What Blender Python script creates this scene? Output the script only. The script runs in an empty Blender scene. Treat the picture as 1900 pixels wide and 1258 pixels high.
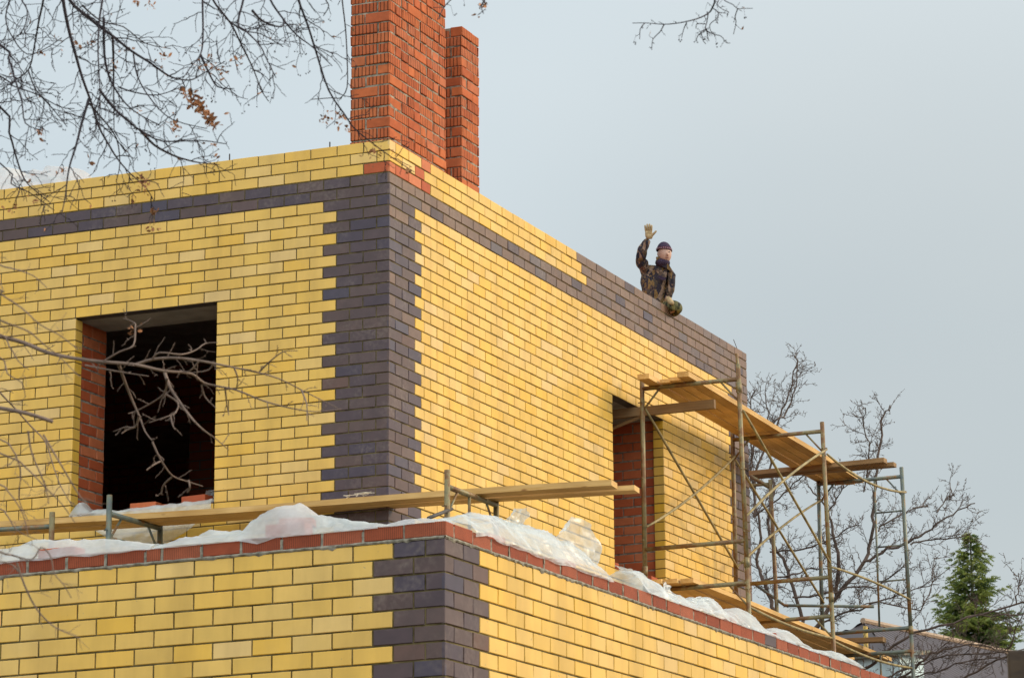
import bpy, math, random
import numpy as np
from mathutils import Vector, noise
random.seed(7)
S = bpy.context.scene
COL = S.collection
R = math.radians

# ------------------------------------------------------------------ camera
CAM = Vector((11.6120, -23.3826, 1.6000))
RT = Vector((0.95923812, 0.27993839, -0.03868762))
UPV = Vector((0.10033634, -0.20938934, 0.97267092))
FW = Vector((-0.26418716, 0.9369048, 0.22894223))
FPX, PPX, PPY = 5614.23, 1749.62, 629.0           # focal length and optical centre, in pixels of a 1900 px wide picture
cd = bpy.data.cameras.new('camera'); cam = bpy.data.objects.new('camera', cd); COL.objects.link(cam)
from mathutils import Matrix
cam.matrix_world = Matrix(((RT.x, UPV.x, -FW.x, CAM.x), (RT.y, UPV.y, -FW.y, CAM.y), (RT.z, UPV.z, -FW.z, CAM.z), (0, 0, 0, 1)))
cd.sensor_width = 36; cd.lens = 36 * FPX / 1900
cd.shift_x = -(PPX - 950) / 1900
cd.clip_start = 0.2; cd.clip_end = 3000
cd.dof.use_dof = True; cd.dof.focus_distance = 29.0; cd.dof.aperture_fstop = 12.0
S.camera = cam

def ray(px, py): return FW + RT * ((px - PPX) / FPX) - UPV * ((py - PPY) / FPX)
def on(px, py, ax, val):
    """point of the real plane ax = val seen along a measured direction"""
    d = ray(px, py); i = 'xyz'.index(ax); t = (val - CAM[i]) / d[i]
    return CAM + d * t
def at(px, py, dist): return CAM + ray(px, py) * dist

# ------------------------------------------------------------------ sky, sun, exposure
SUN_EL, SUN_AZ = R(25), R(34)                    # azimuth measured from +x towards +y
sdir = Vector((math.cos(SUN_EL) * math.cos(SUN_AZ), math.cos(SUN_EL) * math.sin(SUN_AZ), math.sin(SUN_EL)))
W = bpy.data.worlds.new("World"); S.world = W; W.use_nodes = True
nt = W.node_tree; nt.nodes.clear(); N = nt.nodes.new; L = nt.links.new
wo = N('ShaderNodeOutputWorld'); bg = N('ShaderNodeBackground'); bg.inputs[1].default_value = 0.1
sky = N('ShaderNodeTexSky'); sky.sky_type = 'NISHITA'; sky.sun_disc = False
sky.sun_elevation = SUN_EL; sky.sun_rotation = R(90) - SUN_AZ
sky.air_density = 1.5; sky.dust_density = 3
tc = N('ShaderNodeTexCoord')
n1 = N('ShaderNodeTexNoise'); n1.inputs['Scale'].default_value = 2.2; n1.inputs['Detail'].default_value = 3; n1.inputs['Roughness'].default_value = .45
mp = N('ShaderNodeMapping'); mp.inputs['Scale'].default_value = (1, 1, 2.5); mp.inputs['Location'].default_value = (.3, 1.1, .2)
L(tc.outputs['Generated'], mp.inputs[0]); L(mp.outputs[0], n1.inputs['Vector'])
cr = N('ShaderNodeValToRGB'); cr.color_ramp.elements[0].position = .3; cr.color_ramp.elements[1].position = .7
cr.color_ramp.elements[0].color = (5.0, 5.75, 6.2, 1); cr.color_ramp.elements[1].color = (5.85, 6.42, 6.65, 1)
L(n1.outputs['Fac'], cr.inputs[0])
# an added bright lobe in the unseen southern sky lifts the shaded facade; cloud is heavier away to the north east horizon
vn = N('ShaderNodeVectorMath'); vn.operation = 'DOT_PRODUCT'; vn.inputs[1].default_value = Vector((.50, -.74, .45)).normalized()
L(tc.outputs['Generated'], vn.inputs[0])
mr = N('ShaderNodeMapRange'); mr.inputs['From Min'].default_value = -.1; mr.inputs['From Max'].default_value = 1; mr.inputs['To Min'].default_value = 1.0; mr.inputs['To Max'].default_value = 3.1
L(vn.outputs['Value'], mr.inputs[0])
heavy = (at(1900, 1100, 1) - CAM).normalized()
vh = N('ShaderNodeVectorMath'); vh.operation = 'DOT_PRODUCT'; vh.inputs[1].default_value = heavy
L(tc.outputs['Generated'], vh.inputs[0])
mh = N('ShaderNodeMapRange'); mh.interpolation_type = 'SMOOTHSTEP'
mh.inputs['From Min'].default_value = .968; mh.inputs['From Max'].default_value = 1; mh.inputs['To Min'].default_value = 1.0; mh.inputs['To Max'].default_value = .78
L(vh.outputs['Value'], mh.inputs[0])
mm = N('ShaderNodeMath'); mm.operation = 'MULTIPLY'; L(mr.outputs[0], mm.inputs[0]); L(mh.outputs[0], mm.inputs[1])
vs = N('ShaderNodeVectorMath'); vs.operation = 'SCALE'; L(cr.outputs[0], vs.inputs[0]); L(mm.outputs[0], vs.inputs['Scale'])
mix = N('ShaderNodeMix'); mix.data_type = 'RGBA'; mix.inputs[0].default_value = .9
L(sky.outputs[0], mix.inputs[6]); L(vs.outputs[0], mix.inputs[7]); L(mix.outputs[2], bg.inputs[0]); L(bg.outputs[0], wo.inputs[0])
sl = bpy.data.lights.new('sun', 'SUN'); sl.energy = 2.35; sl.angle = R(18); sl.color = (1, .84, .62)
so = bpy.data.objects.new('sun', sl); COL.objects.link(so); so.rotation_euler = sdir.to_track_quat('Z', 'Y').to_euler()
S.view_settings.view_transform = 'Standard'; S.view_settings.look = 'None'
S.view_settings.exposure = 0.36; S.view_settings.gamma = 1
S.cycles.max_bounces = 6; S.cycles.transparent_max_bounces = 16
S.cycles.caustics_reflective = False; S.cycles.caustics_refractive = False

# ------------------------------------------------------------------ mesh helpers
class MB:
    def __init__(s): s.v = []; s.f = []; s.m = []; s.r = []; s.smooth = False
    def quad(s, a, b, c, d, m=0, r=0.): s.poly((a, b, c, d), m, r)
    def poly(s, pts, m=0, r=0.):
        n = len(s.v); s.v.extend(tuple(p) for p in pts); s.f.append(tuple(range(n, n + len(pts)))); s.m.append(m); s.r.append(r)
    def box(s, c, sx, sy, sz, m=0, r=0., rot=None):
        n = len(s.v); c = Vector(c)
        for dx in (-.5, .5):
            for dy in (-.5, .5):
                for dz in (-.5, .5):
                    p = Vector((dx * sx, dy * sy, dz * sz))
                    if rot is not None: p = rot @ p
                    s.v.append(tuple(c + p))
        for q in ((0, 1, 3, 2), (4, 6, 7, 5), (0, 4, 5, 1), (2, 3, 7, 6), (0, 2, 6, 4), (1, 5, 7, 3)):
            s.f.append(tuple(n + i for i in q)); s.m.append(m); s.r.append(r)
    def tube(s, pts, rad, n=8, m=0, r=0., cap=True):
        pts = [Vector(p) for p in pts]; k = len(pts)
        if not hasattr(rad, '__len__'): rad = [rad] * k
        base = len(s.v); prev = None
        for i, p in enumerate(pts):
            t = (pts[min(i + 1, k - 1)] - pts[max(i - 1, 0)])
            if t.length < 1e-9: t = Vector((0, 0, 1))
            t.normalize()
            if prev is None:
                a = Vector((0, 0, 1)) if abs(t.z) < .9 else Vector((1, 0, 0))
                u = t.cross(a).normalized()
            else:
                u = (prev - t * prev.dot(t))
                u = u.normalized() if u.length > 1e-6 else t.orthogonal().normalized()
            prev = u; w = t.cross(u)
            for j in range(n):
                an = 2 * math.pi * j / n
                s.v.append(tuple(p + (u * math.cos(an) + w * math.sin(an)) * rad[i]))
        for i in range(k - 1):
            for j in range(n):
                a = base + i * n + j; b = base + i * n + (j + 1) % n
                s.f.append((a, b, b + n, a + n)); s.m.append(m); s.r.append(r)
        if cap:
            s.f.append(tuple(base + j for j in reversed(range(n)))); s.m.append(m); s.r.append(r)
            s.f.append(tuple(base + (k - 1) * n + j for j in range(n))); s.m.append(m); s.r.append(r)
    def build(s, name, mats, parent=None, smooth=False, bevel=0):
        me = bpy.data.meshes.new(name); me.from_pydata(s.v, [], s.f)
        if not isinstance(mats, (list, tuple)): mats = [mats]
        for m in mats: me.materials.append(m)
        me.polygons.foreach_set('material_index', s.m)
        a = me.attributes.new('rnd', 'FLOAT', 'FACE'); a.data.foreach_set('value', s.r)
        if smooth: me.polygons.foreach_set('use_smooth', [True] * len(s.f))
        me.update()
        o = bpy.data.objects.new(name, me); COL.objects.link(o)
        if parent:
            o.parent = parent
            o.matrix_parent_inverse = parent.matrix_world.inverted() if False else Matrix.Translation(parent.location).inverted()
        if bevel:
            b = o.modifiers.new('bevel', 'BEVEL'); b.width = bevel; b.segments = 2; b.limit_method = 'ANGLE'
        return o
def tag(o, label, cat, group=None, kind=None):
    if label: o['label'] = label
    if cat: o['category'] = cat
    if group: o['group'] = group
    if kind: o['kind'] = kind
    elif cat: o['kind'] = 'thing'
    return o
def empty(name, loc, label, cat, group=None):
    o = bpy.data.objects.new(name, None); COL.objects.link(o); o.location = loc; o.empty_display_size = .2
    return tag(o, label, cat, group)

# ------------------------------------------------------------------ materials
def mat(name, rough=.8, spec=.5):
    m = bpy.data.materials.new(name); m.use_nodes = True
    b = m.node_tree.nodes['Principled BSDF']; b.inputs['Roughness'].default_value = rough
    b.inputs['Specular IOR Level'].default_value = spec
    return m, m.node_tree, b
def nd(t, typ, **kw):
    n = t.nodes.new(typ)
    for k, v in kw.items(): setattr(n, k, v)
    return n
def ramp(t, fac, stops):
    c = t.nodes.new('ShaderNodeValToRGB'); e = c.color_ramp.elements
    while len(e) < len(stops): e.new(.5)
    for el, (p, col) in zip(e, stops): el.position = p; el.color = (*col, 1)
    t.links.new(fac, c.inputs[0]); return c.outputs[0]
def tnoise(t, scale, detail=3, vec=None, rough=.5):
    n = t.nodes.new('ShaderNodeTexNoise'); n.inputs['Scale'].default_value = scale; n.inputs['Detail'].default_value = detail; n.inputs['Roughness'].default_value = rough
    if vec is None:
        c = t.nodes.new('ShaderNodeTexCoord'); vec = c.outputs['Object']
    t.links.new(vec, n.inputs['Vector']); return n.outputs['Fac']
def mixc(t, f, a, b, mode='MIX'):
    m = t.nodes.new('ShaderNodeMix'); m.data_type = 'RGBA'; m.blend_type = mode
    for i, x in ((0, f), (6, a), (7, b)):
        if isinstance(x, (int, float)): m.inputs[i].default_value = x
        elif isinstance(x, tuple): m.inputs[i].default_value = (*x, 1)
        else: t.links.new(x, m.inputs[i])
    return m.outputs[2]
def bump(t, b, h, strength=.3, dist=.002):
    n = t.nodes.new('ShaderNodeBump'); n.inputs['Strength'].default_value = strength; n.inputs['Distance'].default_value = dist
    t.links.new(h, n.inputs['Height']); t.links.new(n.outputs[0], b.inputs['Normal']); return n
def math_(t, op, a, b=None, c=None):
    n = t.nodes.new('ShaderNodeMath'); n.operation = op
    for i, x in enumerate((a, b, c)):
        if x is None: continue
        if isinstance(x, (int, float)): n.inputs[i].default_value = x
        else: t.links.new(x, n.inputs[i])
    return n.outputs[0]
def attr(t, name='rnd'):
    a = t.nodes.new('ShaderNodeAttribute'); a.attribute_name = name; return a.outputs['Fac']

def m_brick(name, stops, rough, spec, mottle=.35, mscale=9, groove=0, pitch=.01, gcol=.45, coat=0, haze=0, stain=0):
    m, t, b = mat(name, rough, spec)
    r = attr(t); c = ramp(t, r, stops)
    n = tnoise(t, mscale, 4)
    dk = ramp(t, n, [(.25, (1 - mottle,) * 3), (.75, (1,) * 3)])
    c = mixc(t, 1, c, dk, 'MULTIPLY')
    if stain:     # faint run-off streaks, mortar film and specks
        tcs = t.nodes.new('ShaderNodeTexCoord'); mps = t.nodes.new('ShaderNodeMapping'); mps.inputs['Scale'].default_value = (3.2, 3.2, .5); t.links.new(tcs.outputs['Object'], mps.inputs[0])
        c = mixc(t, 1, c, ramp(t, tnoise(t, 1.0, 5, mps.outputs[0], .6), [(.38, (.86, .85, .82)), (.56, (1, 1, 1))]), 'MULTIPLY')
        c = mixc(t, ramp(t, tnoise(t, 1.3, 4), [(.55, (0,) * 3), (.75, (.12,) * 3)]), c, (.66, .52, .30))
        c = mixc(t, ramp(t, tnoise(t, 38, 2), [(.735, (0,) * 3), (.76, (.7,) * 3)]), c, (.20, .17, .11))
    if haze:      # dried mortar haze left on the faces
        hz = math_(t, 'MULTIPLY', ramp(t, tnoise(t, 2.3, 5, rough=.65), [(.48, (0,) * 3), (.72, (1,) * 3)]), ramp(t, tnoise(t, 30, 4), [(.4, (0,) * 3), (.7, (.55,) * 3)]))
        c = mixc(t, hz, c, (.24, .18, .14))
    h = tnoise(t, 160, 3)
    if groove:
        tcx = t.nodes.new('ShaderNodeTexCoord'); sx = t.nodes.new('ShaderNodeSeparateXYZ'); t.links.new(tcx.outputs['Object'], sx.inputs[0])
        u = math_(t, 'ADD', sx.outputs[0], sx.outputs[1])
        u = math_(t, 'ADD', u, math_(t, 'MULTIPLY', tnoise(t, 14, 2), .004))
        w = math_(t, 'FRACT', math_(t, 'MULTIPLY', u, 1 / pitch))
        g = math_(t, 'LESS_THAN', w, .26)                                  # groove cut in the clay
        on_ = math_(t, 'GREATER_THAN', math_(t, 'FRACT', math_(t, 'MULTIPLY', r, 7.31)), 1 - groove)   # some bricks are smooth
        g = math_(t, 'MULTIPLY', g, on_)
        c = mixc(t, g, c, mixc(t, 1, c, (gcol,) * 3, 'MULTIPLY'))
        h = math_(t, 'SUBTRACT', math_(t, 'MULTIPLY', h, .4), g)
    t.links.new(c, b.inputs['Base Color'])
    bump(t, b, h, .5 if groove else .12, .003 if groove else .001)
    if coat: b.inputs['Coat Weight'].default_value = coat; b.inputs['Coat Roughness'].default_value = .25
    return m
M = {}
M['yellow'] = m_brick('yellow_facing_brick', [(0, (.68, .40, .075)), (.25, (.72, .415, .055)), (.5, (.74, .44, .09)), (.72, (.75, .41, .034)), (.85, (.70, .415, .07)), (.95, (.73, .455, .13)), (1, (.69, .435, .145))], .36, .5, .14, 5, stain=1)
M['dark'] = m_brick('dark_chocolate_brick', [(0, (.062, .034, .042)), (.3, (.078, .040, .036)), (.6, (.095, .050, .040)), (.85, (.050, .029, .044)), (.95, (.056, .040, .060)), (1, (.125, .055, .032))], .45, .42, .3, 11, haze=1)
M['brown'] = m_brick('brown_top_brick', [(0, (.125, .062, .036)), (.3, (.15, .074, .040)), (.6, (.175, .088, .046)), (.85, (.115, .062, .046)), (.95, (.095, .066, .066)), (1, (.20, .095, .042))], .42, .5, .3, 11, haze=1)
M['red'] = m_brick('red_facing_brick', [(0, (.27, .050, .018)), (.5, (.33, .070, .026)), (1, (.38, .10, .045))], .75, .3, .25, 13, groove=.85, pitch=.0125, gcol=.45)
M['redplain'] = m_brick('red_plain_brick', [(0, (.40, .075, .025)), (.5, (.50, .12, .04)), (1, (.55, .17, .07))], .7, .3, .2, 13)
M['chim'] = m_brick('chimney_brick', [(0, (.42, .098, .036)), (.35, (.48, .118, .040)), (.7, (.53, .140, .046)), (1, (.48, .14, .062))], .85, .2, .3, 12, groove=.78, pitch=.036, gcol=.28)
def simple(name, col, rough=.8, spec=.4, var=.3, scale=20, metal=0, bmp=.2, bs=60):
    m, t, b = mat(name, rough, spec); n = tnoise(t, scale, 4)
    a = tuple(x * (1 - var) for x in col); c = tuple(min(1, x * (1 + var)) for x in col)
    t.links.new(ramp(t, n, [(.3, a), (.7, c)]), b.inputs['Base Color']); b.inputs['Metallic'].default_value = metal
    if bmp: bump(t, b, tnoise(t, bs, 3), bmp, .002)
    return m
M['mortar'] = simple('dark_joint_mortar', (.115, .088, .04), .95, .1, .6, 9)
M['mortardk'] = simple('brown_joint_mortar', (.085, .065, .05), .95, .1, .35, 6)
M['cement'] = simple('grey_cement', (.225, .195, .15), .95, .1, .5, 25, bmp=.8, bs=45)
M['cmort'] = simple('dirty_chimney_mortar', (.24, .20, .15), .95, .1, .6, 18, bmp=.6, bs=45)
M['concrete'] = simple('concrete', (.27, .25, .22), .9, .2, .2, 5, bmp=.3)
M['steel'] = simple('dark_steel', (.06, .05, .045), .6, .4, .3, 20)
# rusty painted scaffold tube
m, t, b = mat('scaffold_paint', .55, .5)
n = tnoise(t, 7, 5, rough=.65); c = ramp(t, n, [(.34, (.13, .11, .055)), (.47, (.21, .165, .075)), (.56, (.17, .085, .03)), (.72, (.09, .04, .018))])
t.links.new(c, b.inputs['Base Color']); bump(t, b, tnoise(t, 90, 3), .3, .002); b.inputs['Metallic'].default_value = .25; M['scaf'] = m
m, t, b = mat('scaffold_blue_grey_paint', .5, .5)
n = tnoise(t, 6, 5, rough=.65); c = ramp(t, n, [(.38, (.085, .10, .095)), (.52, (.14, .145, .10)), (.60, (.22, .11, .04)), (.75, (.11, .05, .02))])
t.links.new(c, b.inputs['Base Color']); bump(t, b, tnoise(t, 90, 3), .3, .002); b.inputs['Metallic'].default_value = .25; M['scafb'] = m
M['brace'] = simple('scaffold_brace_paint', (.24, .175, .07), .6, .4, .45, 9)
# timber: grain along object x
def wood(name, a, bcol, sc=1):
    m, t, b = mat(name, .7, .3); tcx = t.nodes.new('ShaderNodeTexCoord'); mpp = t.nodes.new('ShaderNodeMapping')
    mpp.inputs['Scale'].default_value = (1.2 * sc, 22 * sc, 22 * sc); t.links.new(tcx.outputs['Object'], mpp.inputs[0])
    n = tnoise(t, 2.2, 5, mpp.outputs[0], .6); c = ramp(t, n, [(.3, a), (.7, bcol)])
    v = t.nodes.new('ShaderNodeTexVoronoi'); v.inputs['Scale'].default_value = 3.3; mp2 = t.nodes.new('ShaderNodeMapping'); mp2.inputs['Scale'].default_value = (1, 2.2, 2.2)
    t.links.new(tcx.outputs['Object'], mp2.inputs[0]); t.links.new(mp2.outputs[0], v.inputs['Vector'])
    k = ramp(t, v.outputs['Distance'], [(.05, (.35, .22, .12)), (.12, (1, 1, 1))]); c = mixc(t, .8, c, k, 'MULTIPLY')
    st = ramp(t, tnoise(t, 1.7, 3), [(.35, (.72, .68, .62)), (.6, (1, 1, 1))]); c = mixc(t, 1, c, st, 'MULTIPLY')
    oi = t.nodes.new('ShaderNodeObjectInfo'); c = mixc(t, 1, c, ramp(t, oi.outputs['Random'], [(0, (.72, .70, .66)), (1, (1.0, 1.0, 1.0))]), 'MULTIPLY')
    t.links.new(c, b.inputs['Base Color']); bump(t, b, n, .4, .003); return m
M['wood'] = wood('fresh_pine_board', (.66, .36, .10), (.86, .545, .22))
M['woodold'] = wood('weathered_pine_beam', (.22, .125, .055), (.36, .21, .09))
M['post'] = wood('dark_fence_wood', (.045, .028, .018), (.09, .055, .03))
# polyethylene sheet
m, t, b = mat('polyethylene_sheet', .32, .5)
t.nodes.remove(b); out = t.nodes['Material Output']
tr = t.nodes.new('ShaderNodeBsdfTransparent'); tr.inputs[0].default_value = (.93, .95, .95, 1)
df = t.nodes.new('ShaderNodeBsdfDiffuse'); df.inputs[0].default_value = (.80, .82, .80, 1)
tl = t.nodes.new('ShaderNodeBsdfTranslucent'); tl.inputs[0].default_value = (.80, .83, .82, 1)
gl = t.nodes.new('ShaderNodeBsdfGlossy'); gl.inputs[0].default_value = (.9, .9, .9, 1); gl.inputs['Roughness'].default_value = .38
m1 = t.nodes.new('ShaderNodeMixShader'); m1.inputs[0].default_value = .5; t.links.new(df.outputs[0], m1.inputs[1]); t.links.new(tl.outputs[0], m1.inputs[2])
m2 = t.nodes.new('ShaderNodeMixShader'); t.links.new(ramp(t, tnoise(t, 5, 4), [(.3, (.32,) * 3), (.7, (.66,) * 3)]), m2.inputs[0]); t.links.new(tr.outputs[0], m2.inputs[1]); t.links.new(m1.outputs[0], m2.inputs[2])
m3 = t.nodes.new('ShaderNodeMixShader'); m3.inputs[0].default_value = .07; t.links.new(m2.outputs[0], m3.inputs[1]); t.links.new(gl.outputs[0], m3.inputs[2])
bp = t.nodes.new('ShaderNodeBump'); bp.inputs['Strength'].default_value = 1; bp.inputs['Distance'].default_value = .004
mg = t.nodes.new('ShaderNodeMapping'); mg.inputs['Rotation'].default_value = (.5, .6, .4); mg.inputs['Scale'].default_value = (1, 1, 3.5); tg = t.nodes.new('ShaderNodeTexCoord'); t.links.new(tg.outputs['Object'], mg.inputs[0])
fo_ = math_(t, 'ABSOLUTE', math_(t, 'SUBTRACT', tnoise(t, 7, 4, mg.outputs[0], .55), .5)); f2_ = math_(t, 'ABSOLUTE', math_(t, 'SUBTRACT', tnoise(t, 13, 3, rough=.5), .5))
t.links.new(math_(t, 'ADD', math_(t, 'MULTIPLY', fo_, -2.2), math_(t, 'MULTIPLY', f2_, -1.6)), bp.inputs['Height'])
for q in (df, tl, gl): t.links.new(bp.outputs[0], q.inputs['Normal'])
t.links.new(m3.outputs[0], out.inputs[0]); M['poly'] = m
M['bark'] = simple('silhouette_twig_bark', (.032, .024, .028), .85, .2, .3, 30, bmp=0)  # sky-backed branches: their silhouette darkness is put into the bark colour
M['barkb'] = simple('reddish_branch_bark', (.15, .098, .072), .7, .3, .35, 14, bmp=.3)
M['trunk'] = simple('furrowed_lime_bark', (.11, .09, .07), .9, .2, .5, 7, bmp=1, bs=22)
M['barkf'] = simple('grey_brown_fruit_tree_bark', (.10, .07, .055), .85, .2, .4, 6, bmp=0)
M['leafdry'] = simple('dry_brown_leaf', (.27, .115, .05), .8, .2, .5, 30, bmp=0)
# ------------------------------------------------------------------ brickwork
H = 0.10084; MORT = 0.010; REC = 0.007
def brick_face(mb, O, U, Nn, u0, u1, z0, z1, m, rng, proud=0., jit=.0006, bev=.003):
    """one laid brick: face, arrises and returns down to the recessed joint"""
    r = rng.random(); d0 = proud + rng.uniform(-jit, jit)
    a, b_ = rng.uniform(-jit, jit), rng.uniform(-jit, jit)
    def P(u, z, d): return O + U * u + Vector((0, 0, z)) + Nn * d
    dd = lambda u, z: d0 + a * (1 if u > (u0 + u1) / 2 else -1) + b_ * (1 if z > (z0 + z1) / 2 else -1)
    ou = [(u0, z0), (u1, z0), (u1, z1), (u0, z1)]
    inn = [(u0 + bev, z0 + bev), (u1 - bev, z0 + bev), (u1 - bev, z1 - bev), (u0 + bev, z1 - bev)]
    F = [P(u, z, dd(u, z)) for u, z in inn]; G = [P(u, z, dd(u, z) - bev * .8) for u, z in ou]; K = [P(u, z, -REC - .012) for u, z in ou]
    if U.cross(Vector((0, 0, 1))).dot(Nn) < 0: fl = True
    else: fl = False
    def q(*p): mb.poly(p[::-1] if fl else p, m, r)
    q(*F)
    for i in range(4):
        j = (i + 1) % 4
        q(G[i], G[j], F[j], F[i]); q(K[i], K[j], G[j], G[i])
def wall(mb, O, U, Nn, rows, ztop, rng, length, openings=(), mortar=3, mu0=0., mortardk=None, slop=0.):
    """rows: list (k, [(u0,u1,mat),...]); u1 is start of next brick, the joint is taken off"""
    kmax = max(k for k, _ in rows)
    for k, bricks in rows:
        zt = ztop - H * k; z1 = zt - (MORT if k > rows[0][0] or True else 0); z0 = zt - H
        z0, z1 = zt - H + .0, zt - MORT
        for (u0, u1, m) in bricks:
            pieces = [(u0, u1 - MORT)]
            for (a, b_, k0, k1) in openings:
                if k0 <= k < k1:
                    np_ = []
                    for (p, q) in pieces:
                        if q <= a or p >= b_: np_.append((p, q)); continue
                        if p < a - .03: np_.append((p, a))
                        if q > b_ + .03: np_.append((b_, q))
                    pieces = np_
            for (p, q) in pieces:
                if q - p < .02: continue
                e = rng.uniform(-slop, slop)
                brick_face(mb, O, U, Nn, p, q, z0 + e, z1 + rng.uniform(-slop, slop) * .6, m, rng, jit=.0006 + slop * .5, bev=.003 + slop * .6)
    # recessed joints: sheets split round the openings
    zt, zb = ztop - MORT - H * rows[0][0] - .002, ztop - H * (kmax + 1)
    us = sorted({mu0, length, *[x for o in openings for x in o[:2]]})
    for a, b_ in zip(us[:-1], us[1:]):
        segs = [(zt, zb)]
        for (oa, ob, k0, k1) in openings:
            if oa <= a and b_ <= ob: segs = [(zt, ztop - H * k0 - 0.0), (ztop - H * k1 - MORT, zb)]
        for (p, q) in segs:
            P = lambda u, z: O + U * u + Vector((0, 0, z)) - Nn * REC
            pts = [P(a, q), P(b_, q), P(b_, p), P(a, p)]
            if U.cross(Vector((0, 0, 1))).dot(Nn) < 0: pts.reverse()
            mb.poly(pts, mortar, rng.random())
BM = [M['yellow'], M['dark'], M['red'], M['mortar'], M['redplain'], M['cement'], M['mortardk'], M['brown']]
Y, D, RD, MO, RP, CE, MD, BR = range(8)
Z1 = 9.65984      # top of the upper storey brickwork
Z2 = 4.72443      # top of the front block
FX, FY = 4.07247, -7.47458
rng = random.Random(3)
def run(u, end, step, m):
    out = []
    while u < end - 1e-6: out.append((u, min(u + step, end), m)); u += step
    return out
X_, Y_ = Vector((1, 0, 0)), Vector((0, 1, 0))
house = empty('brick_house', (0, 0, 0), 'yellow and dark brown brick house under construction with two red brick chimneys', 'house')
KB = 53
# ---- upper storey, shaded facade (runs to -x)
rows = []
for k in range(KB):
    odd = k % 2; b = []
    if odd: js = [0, .13, .39, .65]
    else: js = [0, .26, .52]
    dark_to = 99 if k in (3, 4) else (.65 if odd else .52)
    if k < 3: dark_to = 0
    js += [js[-1] + .26 * i for i in range(1, 32)]
    for a, c in zip(js[:-1], js[1:]):
        m = D if a < dark_to - .01 else Y
        if k == 2 and a == 0: m = RP
        b.append((a, c, m))
    rows.append((k, b))
OPL = (1.683, 3.112, 13, 31)
mb = MB(); wall(mb, Vector((0, 0, 0)), -X_, -Y_, rows, Z1, rng, 8.5, [OPL], MO, slop=.0014)
mb.build('upper_left_wall', BM, house)
# ---- upper storey, sunlit facade (runs to +y)
rows = []; END = 9.275; OPR = (5.118, 6.555, 13, 31)
for k in range(KB):
    odd = k % 2; b = []
    js = [0, .26, .52, .708] if odd else [0, .13, .39, .65, .838]
    while js[-1] < END - .3: js.append(js[-1] + .26)
    js = [j for j in js if j < END - .60]
    lim = 8.755 if odd else 8.625
    js = [j for j in js if j < lim - .05] + [lim]
    while js[-1] < END - .15: js.append(js[-1] + .26)
    js = [j for j in js if j < END - .05] + [END + MORT]
    first = len([j for j in js[:5] if j <= (.52 if odd else .65)]) - 1
    dl = {0: 4.218, 1: 4.348, 2: 4.478}.get(k)
    for a, c in zip(js[:-1], js[1:]):
        m = Y
        if k >= 3 and a < (.52 if odd else .65) - .01: m = D
        if k in (3, 4) or a >= lim - .01: m = D
        if k < 3:
            m = D if a >= dl - .02 else Y
            if k == 2 and a < .7: m = RP
            if k == 1 and abs(a - .52) < .01: m = RP
            if k == 0 and abs(a - .65) < .01: m = RP
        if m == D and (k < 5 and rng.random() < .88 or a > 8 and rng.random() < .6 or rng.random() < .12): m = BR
        b.append((a, c, m))
    rows.append((k, b))
mb = MB(); wall(mb, Vector((0, 0, 0)), Y_, X_, rows, Z1, rng, END, [OPR], MO, slop=.0014)
mb.build('upper_right_wall', BM, house)
# ---- front block facades
KF = 46; LF, LR = 9.5, 17.0
rl, rr = [], []
for k in range(1, KF):
    odd = k % 2
    js = ([0, .13, .335] if odd else [0, .205, .465]); q = .335 if odd else .465
    js += [js[-1] + .26 * i for i in range(1, 36)]
    rl.append((k, [(a, c, D if a < q - .01 else Y) for a, c in zip(js[:-1], js[1:])]))
    js = ([0, .26, .485] if odd else [0, .13, .39, .615]); q = .485 if odd else .615
    js += [js[-1] + .26 * i for i in range(1, 64)]
    rr.append((k, [(a, c, D if a < q - .01 else Y) for a, c in zip(js[:-1], js[1:])]))
FO = Vector((FX, FY, 0))
mb = MB(); wall(mb, FO, -X_, -Y_, rl, Z2, rng, LF, (), MO, slop=.0014); mb.build('front_left_wall', BM, house)
mb = MB(); wall(mb, FO, Y_, X_, rr, Z2, rng, LR, (), MO, slop=.0014); mb.build('front_right_wall', BM, house)

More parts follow.
